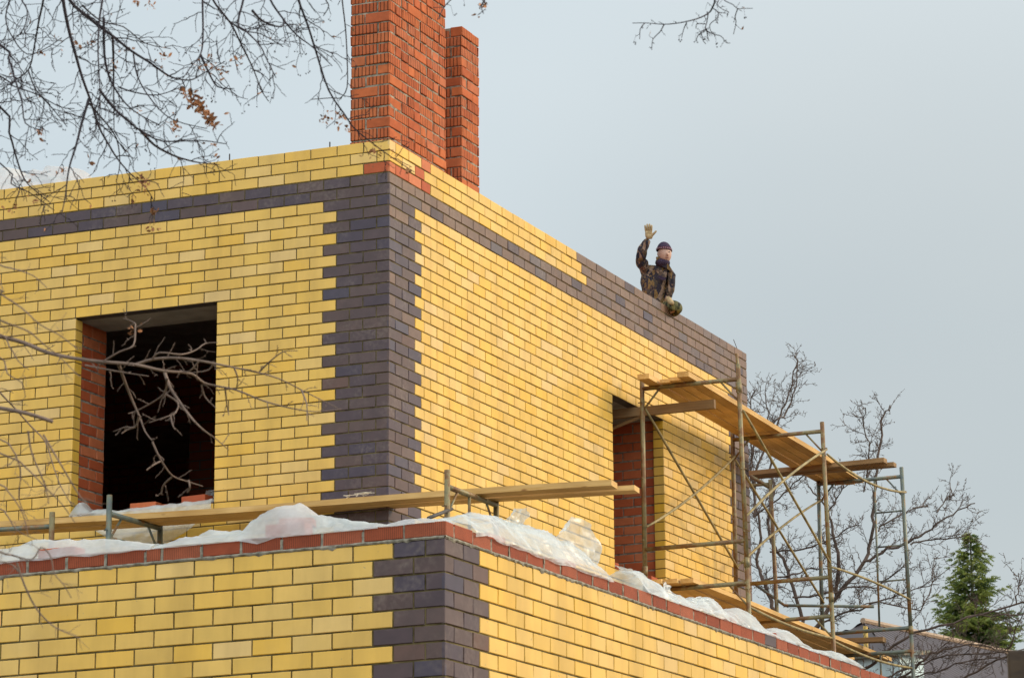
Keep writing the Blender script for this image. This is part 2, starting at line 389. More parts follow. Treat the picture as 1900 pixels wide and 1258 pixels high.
# ---- red backing course on top of the front block, laid rough in grey mortar
def rough_course(name, O, U, Nn, joints, cut=None):
    mb = MB(); g = random.Random(5)
    for i, (a, c, m) in enumerate(joints):
        e0, e1 = g.uniform(-.004, .004), g.uniform(-.005, .003)
        pr = g.uniform(-.003, .006)
        brick_face(mb, O, U, Nn, a + .001, c - .013 + g.uniform(-.003, .003), Z2 - H + .006 + e0, Z2 - .010 + e1, m, g, proud=pr, jit=.0015, bev=.005)
        # top of the brick
        P = lambda u, d: O + U * u + Vector((0, 0, Z2 - .0125 + e1)) - Nn * d
        pts = [P(a, .003), P(c - .013, .003), P(c - .013, .12), P(a, .12)]
        if U.cross(-Nn).z < 0: pts.reverse()
        mb.poly(pts, m, .3)
    # mortar bed: a lumpy strip squeezed out below and between
    n = int(joints[-1][1] / .03); L1 = joints[-1][1]
    us = [joints[0][0] + (L1 - joints[0][0]) * i / n for i in range(n + 1)]
    top = [Z2 - H + .006 + g.uniform(0, .004) for _ in us]; bot = [Z2 - H - .009 - max(0, g.gauss(-.001, .007)) for _ in us]; out = [.002 + g.uniform(0, .006) for _ in us]
    for i in range(n):
        P = lambda j, z, d: O + U * us[j] + Vector((0, 0, z)) + Nn * d
        rings = [[P(j, top[j] + .004, -.02), P(j, top[j], out[j]), P(j, (top[j] + bot[j]) / 2, out[j] + .003), P(j, bot[j], .002), P(j, bot[j] + .003, -.02)] for j in (i, i + 1)]
        for q in range(4):
            pts = [rings[0][q], rings[0][q + 1], rings[1][q + 1], rings[1][q]]
            if U.cross(Vector((0, 0, 1))).dot(Nn) < 0: pts.reverse()
            pts.reverse() if False else None
            mb.poly(pts, CE, g.random())
    for (a, c, m) in joints:     # head joints
        w = .013; P = lambda u, z, d: O + U * u + Vector((0, 0, z)) + Nn * d
        ts = Z2 - .012 - g.uniform(0, .02); e = g.uniform(-.004, .002)
        zz = [Z2 - H, Z2 - H * .6, Z2 - H * .35, ts]
        for z0, z1 in zip(zz[:-1], zz[1:]):
            d0 = e + g.uniform(-.002, .002)
            pts = [P(c - w - .004, z0, d0), P(c + .002, z0, d0), P(c + .002, z1, d0), P(c - w - .004, z1, d0)]
            if U.cross(Vector((0, 0, 1))).dot(Nn) < 0: pts.reverse()
            mb.poly(pts, CE, .5)
    mb.build(name, BM, house)
js = [0, .265, .53, .795, 1.06, 1.325, 1.59, 1.855, 1.965, 2.235, 2.50, 2.77]; js += [js[-1] + .265 * i for i in range(1, 26)]
rough_course('red_top_course', FO, -X_, -Y_, [(a, c, RD) for a, c in zip(js[:-1], js[1:])])
js = [0, .125, .39]; js += [.39 + .262 * i for i in range(1, 10)]
jt = js[-1]
while jt < LR: 
    st = .262
    if abs(jt - 4.84) < .13: st = .19
    jt += st; js.append(jt)
rr2 = []
for a, c in zip(js[:-1], js[1:]):
    grey = c > 5.75 and a < 5.75
    rr2.append((a, c, D if grey else RD))
rough_course('red_top_course', FO, Y_, X_, rr2)

# ---- bodies of the walls behind the facing (backing masonry, slabs, ground floor)
mb = MB(); T = .63
def slab(x0, x1, y0, y1, z0, z1, m=CE): mb.box(((x0 + x1) / 2, (y0 + y1) / 2, (z0 + z1) / 2), abs(x1 - x0), abs(y1 - y0), abs(z1 - z0), m, .4)
zt = Z1 - .012; zw0, zw1 = Z1 - 31 * H, Z1 - 13 * H; zb = Z1 - KB * H
a, b_ = -1.683 + 0, -3.112
e = .0201
IB = mb
# left facade backing, split round the window (quarter rebate of 60 mm)
slab(-e, -1.671, e, .12, zb, zt, MO); slab(-3.124, -8.5, e, .12, zb, zt, MO)
slab(-1.671, -3.124, e, .12, zb, zw0 - .012, MO); slab(-1.671, -3.124, e, .12, zw1 + .0, zt, MO)
slab(-.12, -1.62, .122, .63, zb, zt, RP); slab(-3.18, -8.5, .122, .63, zb, zt, RP)
slab(-1.62, -3.18, .122, .63, zb, zw0 - .012, RP); slab(-1.62, -3.18, .122, .63, zw1 + .30, zt, RP)
# right facade backing
slab(-e, -.12, .121, 5.106, zb, zt, MO); slab(-e, -.12, 6.567, END - .02, zb, zt, MO)
slab(-e, -.12, 5.106, 6.567, zb, zw0 - .012, MO); slab(-e, -.12, 5.106, 6.567, zw1, zt, MO)
slab(-.122, -.63, .632, 5.06, zb, zt, RP); slab(-.122, -.63, 6.62, END - .02, zb, zt, RP)
slab(-.122, -.63, 5.06, 6.62, zb, zw0 - .012, RP); slab(-.122, -.63, 5.06, 6.62, zw1 + .30, zt, RP)
mb.build('backing_masonry', BM, house)
for a_ in ((-1.5, -3.3, .125, .628), (-.125, -.628, 4.94, 6.74)):
    mb = MB(); slab(*a_, zw1 + .012, zw1 + .298, 0); mb.build('concrete_lintel', M['concrete'], house)
for a_ in ((-1.6, -3.2, .004, .121), (-.004, -.121, 5.03, 6.64)):
    mb = MB(); slab(*a_, zw1 - .001, zw1 + .007, 0); mb.build('steel_angle', M['steel'], house)
# ---- facing bricks turning into the openings
mb = MB(); mr_ = random.Random(9)
def reveal(O, U, Nn, w, k0, k1, m, zt_=Z1, mort=MO, slop=0, split=None):
    for k in range(k0, k1):
        z0, z1 = zt_ - H * (k + 1), zt_ - H * k - MORT
        if split:
            js = [0, .26, .508] if k % 2 else [0, .12, .38, .508]
            for a, c in zip(js[:-1], js[1:]): brick_face(mb, O, U, Nn, a + .004, c - .008 + mr_.uniform(-.003, .003), z0 + mr_.uniform(0, .005), z1 - mr_.uniform(0, .006), m, mr_, jit=.002, bev=.005)
        else: brick_face(mb, O, U, Nn, 0, w, z0, z1, m, mr_)
    P = lambda u, z: O + U * u + Vector((0, 0, z)) - Nn * REC
    pts = [P(.001, zt_ - H * k1), P(w, zt_ - H * k1), P(w, zt_ - H * k0 - .01), P(.001, zt_ - H * k0 - .01)]
    if U.cross(Vector((0, 0, 1))).dot(Nn) < 0: pts.reverse()
    mb.poly(pts, mort, .5)
for (O_, U_, N_) in ((Vector((-3.110, .004, 0)), Y_, X_), (Vector((-1.685, .004, 0)), Y_, -X_), (Vector((-.004, 6.553, 0)), -X_, -Y_), (Vector((-.004, 5.120, 0)), -X_, Y_)):
    mb = MB(); reveal(O_, U_, N_, .116, 13, 31, Y); mb.build('brick_reveal', BM, house)
for (O_, U_, N_) in ((Vector((-3.1705, .123, 0)), Y_, X_), (Vector((-1.6275, .123, 0)), Y_, -X_), (Vector((-.123, 6.6105, 0)), -X_, -Y_), (Vector((-.123, 5.0695, 0)), -X_, Y_)):
    mb = MB(); reveal(O_, U_, N_, .508, 13, 31, RP, mort=CE, split=1); mb.build('inner_reveal', BM, house)
# ---- sills of bare mortar, floors, roof slab, inner walls
for a_ in ((-1.60, -3.19, .03, .63), (-.03, -.63, 5.05, 6.63)):
    mb = MB(); slab(*a_, zw0 - .0125, zw0 - .004, 0); mb.build('window_sill', M['cement'], house)
mb = MB(); slab(-.14, -8.4, .14, 9.2, 9.02, 9.24, 0); mb.build('roof_slab', M['concrete'], house)
mb = MB(); slab(-.64, -8.4, .64, 9.2, 5.40, 5.62, 0); mb.build('floor_slab', M['concrete'], house)
mb = MB(); slab(-5.3, FX - .14, FY + .14, -.002, 4.22, 4.44, 0); slab(.002, FX - .14, 0.0, LR + FY, 4.22, 4.44, 0); mb.build('terrace_slab', M['concrete'], house)
# inner partition walls with brick pattern
m, t, b = mat('inner_red_brickwork', .85, .2); bt = t.nodes.new('ShaderNodeTexBrick')
tcx = t.nodes.new('ShaderNodeTexCoord'); sx = t.nodes.new('ShaderNodeSeparateXYZ'); t.links.new(tcx.outputs['Object'], sx.inputs[0])
cx = t.nodes.new('ShaderNodeCombineXYZ'); t.links.new(math_(t, 'ADD', sx.outputs[0], sx.outputs[1]), cx.inputs[0]); t.links.new(sx.outputs[2], cx.inputs[1]); t.links.new(cx.outputs[0], bt.inputs['Vector'])
bt.inputs['Scale'].default_value = 1; bt.inputs['Brick Width'].default_value = .26; bt.inputs['Row Height'].default_value = H; bt.inputs['Mortar Size'].default_value = .007
bt.inputs['Color1'].default_value = (.40, .10, .045, 1); bt.inputs['Color2'].default_value = (.32, .075, .035, 1); bt.inputs['Mortar'].default_value = (.16, .14, .12, 1)
t.links.new(bt.outputs['Color'], b.inputs['Base Color']); M['inner'] = m
mb = MB()
slab(-.64, -4.6, 4.6, 4.8, 5.62, 9.02, 0)
slab(-8.3, -8.5, .64, 9.2, zb, zt, 0); slab(-.64, -8.3, 9.05, END - .02, zb, zt, 0); slab(-.64, -2.9, 7.6, 7.8, 5.62, 9.02, 0)
zl_ = on(300, 790, 'y', 4.56).z; slab(-5.75, -8.3, 4.6, 4.8, 5.62, 9.02, 0); slab(-4.6, -5.75, 4.6, 4.8, zl_ + .1, 9.02, 0)
mb.build('partition_wall', M['inner'], house)
mb = MB(); slab(-4.2, -6.2, 4.56, 4.6, zl_, zl_ + .2, 0); mb.build('concrete_lintel', M['inner'], house)
mb = MB(); slab(-5.3, -5.42, FY + .02, -.01, 0, Z2 - .02, 0); slab(-5.3, FX - .03, FY + .0201, FY + .40, 0, Z2 - .0135, 0); slab(FX - .0201, FX - .40, FY + .4, FY + LR, 0, Z2 - .0135, 0); slab(-.3, FX - .4, FY + LR - .2, FY + LR, 0, Z2 - .03, 0)
mb.build('backing_masonry', M['cement'], house)

# ---- chimneys
def chimney(x1, y0, wx, wy, ztop_, zbot, seed, bandtop=False):
    global mb
    g = random.Random(seed); mb = MB(); nrow = int((ztop_ - zbot) / H)
    hx = H * .985
    for face in range(4):
        if face == 0: O, U, Nn, Ln = Vector((x1, y0, 0)), -X_, -Y_, wx
        elif face == 1: O, U, Nn, Ln = Vector((x1, y0, 0)), Y_, X_, wy
        elif face == 2: O, U, Nn, Ln = Vector((x1 - wx, y0 + wy, 0)), X_, Y_, wx
        else: O, U, Nn, Ln = Vector((x1 - wx, y0 + wy, 0)), -Y_, -X_, wy
        for k in range(nrow + 1):
            odd = (k + face) % 2; js = [0]
            if Ln < .5: js = [0, .25 + g.uniform(-.01, .01), Ln + .01] if odd else [0, .125 + g.uniform(-.01, .01), Ln + .01]
            else:
                u = .12 if odd else .25
                while u < Ln - .1: js.append(u + g.uniform(-.008, .008)); u += g.choice((.13, .13, .26))
                js.append(Ln + .01)
            zt_ = ztop_ - hx * k
            for a, c in zip(js[:-1], js[1:]):
                sl_ = g.uniform(-.004, .004)
                brick_face(mb, O, U, Nn, a + .001, c - .011 + g.uniform(-.005, .003), zt_ - hx + g.uniform(-.002, .005), zt_ - .009 - g.uniform(0, .006), 0, g, proud=g.uniform(-.005, .005), jit=.003, bev=.005)
    o = mb.build('chimney', [M['chim'], M['cement']], house)
    c = MB(); c.box((x1 - wx / 2, y0 + wy / 2, (ztop_ + zbot) / 2 - .006), wx - .018, wy - .018, ztop_ - zbot - .012, 0)
    c.build('mortar_core', [M['cmort']], o)
    # grey smears of mortar
    return o
chimney(-.062, .118, .385, 1.16, 12.2, 9.2, 11)
chimney(-.058, 1.62, .385, .385, 11.245, 9.2, 12)
# rebar ties sticking out of the top of the wall
for (px, py0, py1) in ((426, 300, 286), (612, 272, 264)):
    p = on(px, py0, 'y', .10); q = on(px, py1, 'y', .10); c = MB(); c.tube([p - Vector((0, 0, .1)), q], .006, 6); c.build('rebar_tie', M['steel'], house)
for (px, py0, px1, py1) in ((1368, 648, 1361, 630), (1365, 700, 1361, 683)):
    p = on(px, py0, 'x', -.05); q = on(px1, py1, 'x', -.05); c = MB(); c.tube([p - Vector((0, 0, .1)), p, q], .004, 5); c.build('wire_tie', M['steel'], house)

# ------------------------------------------------------------------ ground
mb = MB(); mb.poly([(-900, -900, 0), (900, -900, 0), (900, 1500, 0), (-900, 1500, 0)])
g = mb.build('ground', simple('trampled_earth_and_grass', (.13, .11, .06), .95, .1, .4, .35)); tag(g, 'bare brown earth and dead grass round the house', None, None, 'structure')

# ------------------------------------------------------------------ boards and beams
def board(name, p0, p1, w, th, mtl, label, cat, group=None, tilt=0., warp=.004, seed=0):
    """sawn board from p0 to p1 (centre line of the underside)"""
    p0, p1 = Vector(p0), Vector(p1); L_ = (p1 - p0).length; g = random.Random(seed + 77)
    n = max(6, int(L_ / .25)); mb = MB(); a1, a2 = g.uniform(0, 6), g.uniform(0, 6)
    rings = []
    for i in range(n + 1):
        x = L_ * i / n; dz = warp * math.sin(a1 + x * 1.3); dy = warp * math.sin(a2 + x * .9); ww = w * (1 + .03 * math.sin(a2 + x * 2.1))
        rings.append([(x, dy - ww / 2, dz), (x, dy + ww / 2, dz), (x, dy + ww / 2, dz + th), (x, dy - ww / 2, dz + th)])
    for i in range(n):
        for q in range(4): mb.poly([rings[i][q], rings[i + 1][q], rings[i + 1][(q + 1) % 4], rings[i][(q + 1) % 4]][::-1])
    mb.poly(rings[0]); mb.poly(rings[-1][::-1])
    o = mb.build(name, mtl, bevel=.003)
    d = (p1 - p0).normalized(); q = d.to_track_quat('X', 'Z'); o.rotation_mode = 'QUATERNION'; o.rotation_quaternion = q; o.location = p0
    return tag(o, label, cat, group)

# ------------------------------------------------------------------ scaffolds
YF = (5.458, 8.196, 11.234); XI, XO = .195, 1.262
TB = .0242
def frame(parent, p, wdir, wid, z0, z1, bars, mtl='scaf', ladder=None, gusset=True, lean=0., name='frame', rz=None):
    """welded tube frame: two posts, cross bars, corner gussets, optional ladder post with rungs"""
    mb = MB(); p = Vector(p); wd = Vector(wdir)
    ol = lambda z: wid + lean * (z1 - z)
    P = lambda s, z: p + wd * s + Vector((0, 0, z))
    r1 = z1 if rz is None else rz
    mb.tube([P(0, z0), P(0, z1)], TB, 10); mb.tube([P(ol(z0), z0), P(ol(r1), r1)], TB, 10)
    mb.tube([P(0, z1 - .002), P(0, z1 + .0)], TB * .8, 8)
    for z in bars:
        mb.tube([P(.0, z), P(ol(z), z)], TB * .95, 10)
    if gusset:
        zt = bars[0]
        for s, e in ((0, .2), (1, -.2)):
            b0 = ol(zt) * s; mb.tube([P(b0, zt - .24), P(b0 + e, zt - .01)], .011, 6)
    if ladder:
        zt = bars[0]; mb.tube([P(ladder, z0 + .1), P(ladder, zt + (.0 if ladder < 0 else .0))], .0135, 8)
        z = zt - .42
        while z > z0 + .3: mb.tube([P(ladder, z), P(ol(z), z)], .011, 6); z -= .42
    for s in (0, 1):                                  # lock pins and collars on the posts
        for zz in (z1 - .30, z0 + .35, z0 + 1.0):
            q = P(ol(zz) * s, zz); mb.tube([q - Vector((0, .05, 0)), q + Vector((0, .05, 0))], .007, 6)
            mb.tube([q - Vector((-.045, .0, 0)) * (1 if s else -1), q], .006, 6)
    return mb.build(name, M[mtl], parent, smooth=True)
def collar(parent, q): 
    c = MB(); q = Vector(q); c.tube([q - Vector((0, 0, .05)), q + Vector((0, 0, .05))], TB * 1.22, 10); c.tube([q + Vector((-.06, 0, 0)), q], .012, 6)
    c.build('coupler', M['scaf'], parent, smooth=True)
def brace(parent, a, b_, sag=0., r=.0145, mtl='brace', name='diagonal_brace', flat=.05):
    a, b_ = Vector(a), Vector(b_); n = 9; pts = []
    off = Vector((.028, 0, 0))
    for i in range(n + 1):
        t = i / n; p = a.lerp(b_, t) + Vector((0, 0, sag * 4 * t * (1 - t)))
        if i == 0: p = a
        pts.append(p + off)
    rr = [r * .75] + [r] * (n - 1) + [r * .75]
    mb = MB(); mb.tube(pts, rr, 8)
    o = mb.build(name, M[mtl], parent, smooth=True)
    return o
sc = empty('scaffold', (.7, 8.2, 4.44), 'tall two lift steel tube scaffold in front of the sunlit facade window', 'scaffold')
FR = 'scaf'
for i, y in enumerate(YF):
    frame(sc, (XI, y, 0), X_, XO - XI, 6.50, 8.605 if i == 0 else (8.51 if i == 1 else 8.52), (8.45 if i == 0 else 8.405, 6.755 if i < 2 else 6.56), 'scafb' if i == 2 else 'scaf', ladder=.72 if i == 2 else None, lean=.022, rz=None)
    frame(sc, (XI, y, 0), X_, XO - XI + .045, 4.44, 6.56, (6.32 if i < 2 else 6.28,), 'scafb' if i == 2 else 'scaf', ladder=.72 if i == 2 else None, lean=.02)
    collar(sc, (XO + .045, y, 6.53)); collar(sc, (XI, y, 6.53))
collar(sc, (XO + .005, YF[0], 8.36))
c = MB(); c.tube([(XO, YF[0], 8.55), (XO - .01, YF[0], 8.72)], TB * .7, 8); c.build('spigot', M['scaf'], sc)
Xo, Xi = XO + .02, XI + .0
def bz(px, py, k): return on(px, py, 'y', YF[k])
def bb(k0, p0, k1, p1, x, sag=0.):
    a, b_ = bz(*p0, k0), bz(*p1, k1); a.x = x; b_.x = x
    brace(sc, a, b_, sag)
bb(0, (1197, 757), 1, (1369, 1054), Xi, .0); bb(0, (1201, 977), 1, (1360, 846), Xi, -.06)
bb(0, (1378, 762), 1, (1532, 1045), Xo, .0); bb(0, (1384, 958), 1, (1520, 835), Xo, .05)
bb(1, (1362, 853), 2, (1528, 1118), Xi, .0); bb(1, (1380, 1049), 2, (1520, 928), Xi, .05)
bb(1, (1528, 843), 2, (1673, 914), Xo, -.10); bb(1, (1540, 1051), 2, (1685, 1112), Xo, .03)
bb(1, (1548, 1188), 2, (1692, 1239), Xo, -.05); bb(0, (1390, 1124), 1, (1540, 1184), Xo, -.04)
# boards of the upper deck
DZ = 8.474
bd = [((.355, 5.10), (.215, 11.50), .125, .052), ((.492, 5.36), (.35, 11.62), .115, .036), ((.613, 5.34), (.475, 11.66), .115, .036), ((.742, 5.22), (.60, 11.60), .125, .055)]
lb = ['pine board of the upper scaffold deck, innermost against the wall', 'thin pine board second from the wall on the upper scaffold deck', 'thin pine board third from the wall on the upper scaffold deck', 'thick pine board on the outer edge of the upper scaffold deck']
for i, ((x0, y0), (x1, y1), w, th) in enumerate(bd):
    board('deck_board', (x0, y0, DZ), (x1, y1, DZ - .03), w, th, M['wood'], lb[i], 'board', 'boards of the upper scaffold deck', seed=i)
LZ = 6.345
near = [on(1234, 1079, 'z', LZ), on(1252, 1077, 'z', LZ), on(1273, 1079, 'z', LZ)]
lb = ['low scaffold deck board nearest the facade, with a rounded end', 'middle pine board of the low scaffold deck', 'outer pine board of the low scaffold deck running to its far end']
for i in range(3):
    x0 = .40 + i * .155
    board('deck_board', (x0, 5.20 + .05 * i, LZ), (x0 - .08 + i * .03, 11.85 + (.0, -.5, .35)[i], LZ - .045), .145, .045, M['wood'], lb[i], 'board', 'boards of the lower scaffold deck', seed=10 + i)
# beam run out of the window, with its strut
o = board('wooden_beam', (-.60, 5.72, 8.215), (.875, 5.80, 8.245), .055, .095, M['woodold'], 'old brown beam sticking out of the sunlit facade window under the deck', 'beam', seed=21)
s_ = MB(); s_.tube([(.12, .0, -.16), (.66, .0, .0)], .02, 4); k_ = s_.build('strut', M['woodold']); k_.parent = o
# beams and post behind the far corner
yb = 10.35
A0, A1 = on(1392, 884, 'y', yb), on(1643, 858, 'y', yb)
board('wooden_beam', A0, A1, .14, .055, M['woodold'], 'weathered beam crossing behind the far house corner, upper and shorter', 'beam', seed=22)
A0, A1 = on(1400, 888, 'y', yb + .16), on(1661, 866, 'y', yb + .16)
board('wooden_beam', A0, A1, .12, .05, M['woodold'], 'weathered beam behind the far house corner, longer one reaching furthest right', 'beam', seed=23)
yb2 = 11.0
A0, A1 = on(1480, 1100, 'y', yb2), on(1652, 1092, 'y', yb2)
A0, A1 = on(1480, 1196, 'y', yb2), on(1641, 1190, 'y', yb2)
board('wooden_beam', A0, A1, .14, .055, M['woodold'], 'short weathered beam beneath the far end of the low scaffold deck', 'beam', seed=24)
rs = empty('scaffold', (-.3, 10.5, 0), 'rear scaffold seen past the far corner of the house', 'scaffold')
p8 = on(1429, 890, 'y', 10.2); p8b = on(1441, 1124, 'y', 10.2)
c = MB(); c.tube([(p8b.x, 10.2, 0.0), (p8b.x, 10.2, p8b.z), p8], TB, 10); c.build('post', M['scaf'], rs, smooth=True)
c = MB(); c.tube([on(1393, 884, 'y', 10.2), on(1428, 904, 'y', 10.2)], .024, 8); c.tube([p8 - Vector((0, 0, .05)), p8 + Vector((-2, 0, -.02))], .02, 8); c.build('bracket', M['scaf'], rs, smooth=True)
c = MB(); c.tube([on(1396, 1080, 'y', 10.2), p8b + Vector((.1, 0, .0)), p8b + Vector((1.2, 0, -.1))], .018, 8); c.build('ledger', M['scafb'], rs, smooth=True)

# left hand low scaffold with the long board
ls = empty('scaffold', (-.6, -.4, 4.44), 'low steel trestle scaffold on the terrace before the shaded facade', 'scaffold')
fa = frame(ls, (.915, -.765, 0), Y_, .97, 4.44, 6.455, (6.315,), 'scaf', ladder=.43, rz=6.36)
fb = frame(ls, (-2.115, -.985, 0), Y_, .83, 4.44, 6.475, (6.315, 6.10), 'scafb', rz=6.335)
fc = frame(ls, (-5.15, -1.1, 0), Y_, .83, 4.44, 6.475, (6.315,), 'scaf')
c = MB(); q = on(97, 950, 'y', -1.05); c.tube([(q.x, -1.05, 4.44), q], TB, 10); c.build('post', M['scaf'], ls, smooth=True)
c = MB(); c.tube([on(96, 976, 'y', -1.05), on(-120, 990, 'y', -1.05)], .02, 8); c.build('ledger', M['scafb'], ls, smooth=True)
c = MB(); c.tube([on(838, 944, 'x', .92), on(795, 961, 'y', -1.2)], .016, 8); c.build('diagonal_brace', M['steel'], ls, smooth=True)
BZ = 6.34
a0, a1 = on(101, 961, 'z', BZ + .05), on(1134.5, 889.6, 'z', BZ + .05)
dd = (a1 - a0).normalized(); nn = Vector((-dd.y, dd.x, 0))
A = a0 - dd * 1.6 + nn * .10; B = a1 + nn * .10; A.z = B.z = BZ
board('scaffold_board', A, B, .19, .05, M['wood'], 'long pine board on the low scaffold, front one ending short at the sunlit facade', 'board', 'long boards on the low scaffold', seed=31, warp=.008)
A2 = A + nn * .22; b2 = on(1183, 902, 'z', BZ + .045); B2 = a0 + dd * ((b2 - a0).dot(dd)) + nn * .32; B2.z = A2.z = BZ
board('scaffold_board', A2, B2, .17, .045, M['wood'], 'long pine board on the low scaffold, rear one reaching further right with a splintered end', 'board', 'long boards on the low scaffold', seed=32, warp=.008)
c = MB(); g = random.Random(4)
for px, py in ((637, 922), (655, 919), (668, 918)):
    p = on(px, py, 'z', BZ + .05)
    for j in range(4):
        q = [p + Vector((g.uniform(-.02, .05) * i, .06 + g.uniform(-.01, .01) * i, .012 * i * (1.6 - i * .3))) for i in range(4)]
        c.tube(q, .0016, 4)
tag(c.build('wood_shaving', simple('pale_wood_shaving', (.75, .62, .45), .8)), 'pale curled wood shavings lying on the long board', 'wood shavings', kind='stuff')

# ------------------------------------------------------------------ plastic sheets and loose bricks
def loose_brick(center, rz, label, mtl='RP', size=(.25, .12, .088), group=None, tilt=0.):
    mb = MB(); sx, sy, sz = size; mb.box((0, 0, 0), sx, sy, sz, RD if mtl == 'RD' else RP, random.random())
    o = mb.build('loose_brick', BM, bevel=.004); o.location = center; o.rotation_euler = (tilt, 0, rz)
    return tag(o, label, 'brick', group)
def sheet(name, axis, val, prof, label, depth=.42, drop=.015, amp=.02, base=Z2 - .010, seed=0, dropf=None, outn=None, group='plastic sheets on the walls', ridge=.45):
    """wrinkled polythene laid along a wall; prof is the measured crest line (pixels), put at its real place on the wall"""
    pts = [on(px, py, axis, val) for px, py in prof]
    i_ = 0 if axis == 'y' else 1
    pts.sort(key=lambda p: p[i_]); s0, s1 = pts[0][i_], pts[-1][i_]; ns = max(12, int((s1 - s0) / .014)); nt_ = 34
    def hh(s):
        for a, b_ in zip(pts[:-1], pts[1:]):
            if a[i_] <= s <= b_[i_]:
                t_ = (s - a[i_]) / max(1e-6, b_[i_] - a[i_]); return a.z + (b_.z - a.z) * t_ - base
        return pts[-1].z - base
    mb = MB(); V = []
    for i in range(ns + 1):
        s = s0 + (s1 - s0) * i / ns; h = max(.003, hh(s)); row = []
        wob = noise.noise(Vector((s * 5, seed, 0))) * .02
        dr = drop * (1 + 1.2 * noise.noise(Vector((s * 6, seed + 3, 1)))) if dropf is None else dropf(s)
        for j in range(nt_ + 1):
            t_ = j / nt_
            if t_ < .15:                                   # part hanging over the outer edge
                u = t_ / .15; d = -.012 - .012 * abs(noise.noise(Vector((s * 9, seed, u)))); z = base - dr * (1 - u)
            else:
                u = (t_ - .15) / .85; d = -.008 + u * depth
                v = u / ridge if u < ridge else (1 - u) / (1 - ridge)
                z = base + .004 + h * (1 - (1 - min(1, v)) ** 2.2)
            w3 = Vector((s * 7, d * 9, seed * 1.7)); f_ = noise.noise(w3) ; f2 = abs(noise.noise(Vector((s * 8.5 + d * 9, d * 4 - s * 2.5, seed + 8.)))); f3 = abs(noise.noise(Vector((s * 30 - d * 16, d * 26 + s * 12, seed + 1.)))) * .3 + 1.3 * abs(noise.noise(Vector((s * 21 + d * 9, d * 3.5 - s * 2, seed + 4.))))
            k = min(1, h / .03 + .15) * (min(1, (1 - t_) * 5))
            wr = amp * (1.1 * f_ - 1.5 * f2 - .42 * f3 + .40) * k
            z += wr if t_ > .15 else 0; d -= wr * .5 if t_ > .1 else -wr * .2
            p = [0, 0, max(z, base + .0035) if t_ > .2 else z]
            if axis == 'y': p[0] = s; p[1] = outn + d
            else: p[1] = s; p[0] = outn - d
            row.append(tuple(p))
        V.append(row)
    n0 = len(mb.v)
    for r_ in V: mb.v.extend(r_)
    for i in range(ns):
        for j in range(nt_):
            a = n0 + i * (nt_ + 1) + j; mb.f.append((a, a + nt_ + 1, a + nt_ + 2, a + 1)); mb.m.append(0); mb.r.append(0)
    o = mb.build(name, M['poly'], smooth=True)
    return tag(o, label, 'plastic sheet', group)
vf, vr = FY + .13, FX - .13
sheet('plastic_sheet', 'y', vf, [(-60, 1028), (0, 1019), (30, 1013), (62, 1003), (128, 999), (200, 1001), (250, 1006), (303, 1012)], 'clear plastic sheet on the shaded parapet, leftmost, draped over one brick', amp=.010, seed=1, outn=FY, drop=.012)
sheet('plastic_sheet', 'y', vf, [(304, 1011), (335, 1002), (378, 984), (420, 986), (450, 982), (462, 968), (482, 950), (510, 938), (545, 932), (562, 944), (574, 954), (600, 958), (622, 964), (700, 967), (722, 974)], 'clear plastic sheet heaped in the middle of the shaded parapet', amp=.017, seed=2, outn=FY, dropf=lambda s: .010 + .028 * max(0, 1 - abs(s - on(480, 1000, 'y', FY).x) / .12), depth=.5)
sheet('plastic_sheet', 'y', vf, [(724, 974), (745, 968), (782, 962), (800, 961), (826, 966)], 'low strip of clear plastic beside the front corner of the parapet', amp=.008, seed=3, outn=FY, drop=.004)
sheet('plastic_sheet', 'x', vr, [(842, 967), (860, 960), (890, 952), (915, 953), (932, 960), (948, 964), (966, 968), (985, 975), (1010, 983), (1030, 992), (1045, 998), (1060, 1006), (1076, 1018), (1088, 1030), (1097, 1040), (1100, 1046)], 'crumpled clear plastic bundle over bricks on the sunlit parapet by the corner', amp=.026, seed=4, outn=FX, dropf=lambda s: .01 + .03 * (noise.noise(Vector((s * 4, 2, 1))) + .35), depth=.5)
sheet('plastic_sheet', 'x', vr, [(1166, 1058), (1176, 1060), (1190, 1066), (1205, 1074), (1226, 1096), (1240, 1100), (1262, 1110), (1272, 1118), (1284, 1110), (1298, 1108), (1312, 1110), (1330, 1126), (1338, 1136)], 'torn clear plastic sheet on the sunlit parapet below the window scaffold', amp=.025, seed=5, outn=FX, drop=.006, depth=.4)
sheet('plastic_sheet', 'x', vr, [(1336, 1136), (1350, 1132), (1372, 1128), (1384, 1138), (1398, 1156), (1412, 1172)], 'clear plastic draped over a brick on the sunlit parapet below an outer scaffold post', amp=.015, seed=6, outn=FX, drop=.004, depth=.4)
sheet('plastic_sheet', 'x', vr, [(1414, 1172), (1428, 1166), (1448, 1166), (1464, 1172), (1472, 1186), (1480, 1192)], 'small clear plastic hump on the sunlit parapet beside the grey brick', amp=.012, seed=7, outn=FX, drop=.003, depth=.4)
sheet('plastic_sheet', 'x', vr, [(1484, 1200), (1500, 1203), (1515, 1207), (1540, 1207), (1556, 1214), (1575, 1226)], 'clear plastic strip at the far end of the sunlit parapet', amp=.012, seed=8, outn=FX, drop=.003, depth=.4)
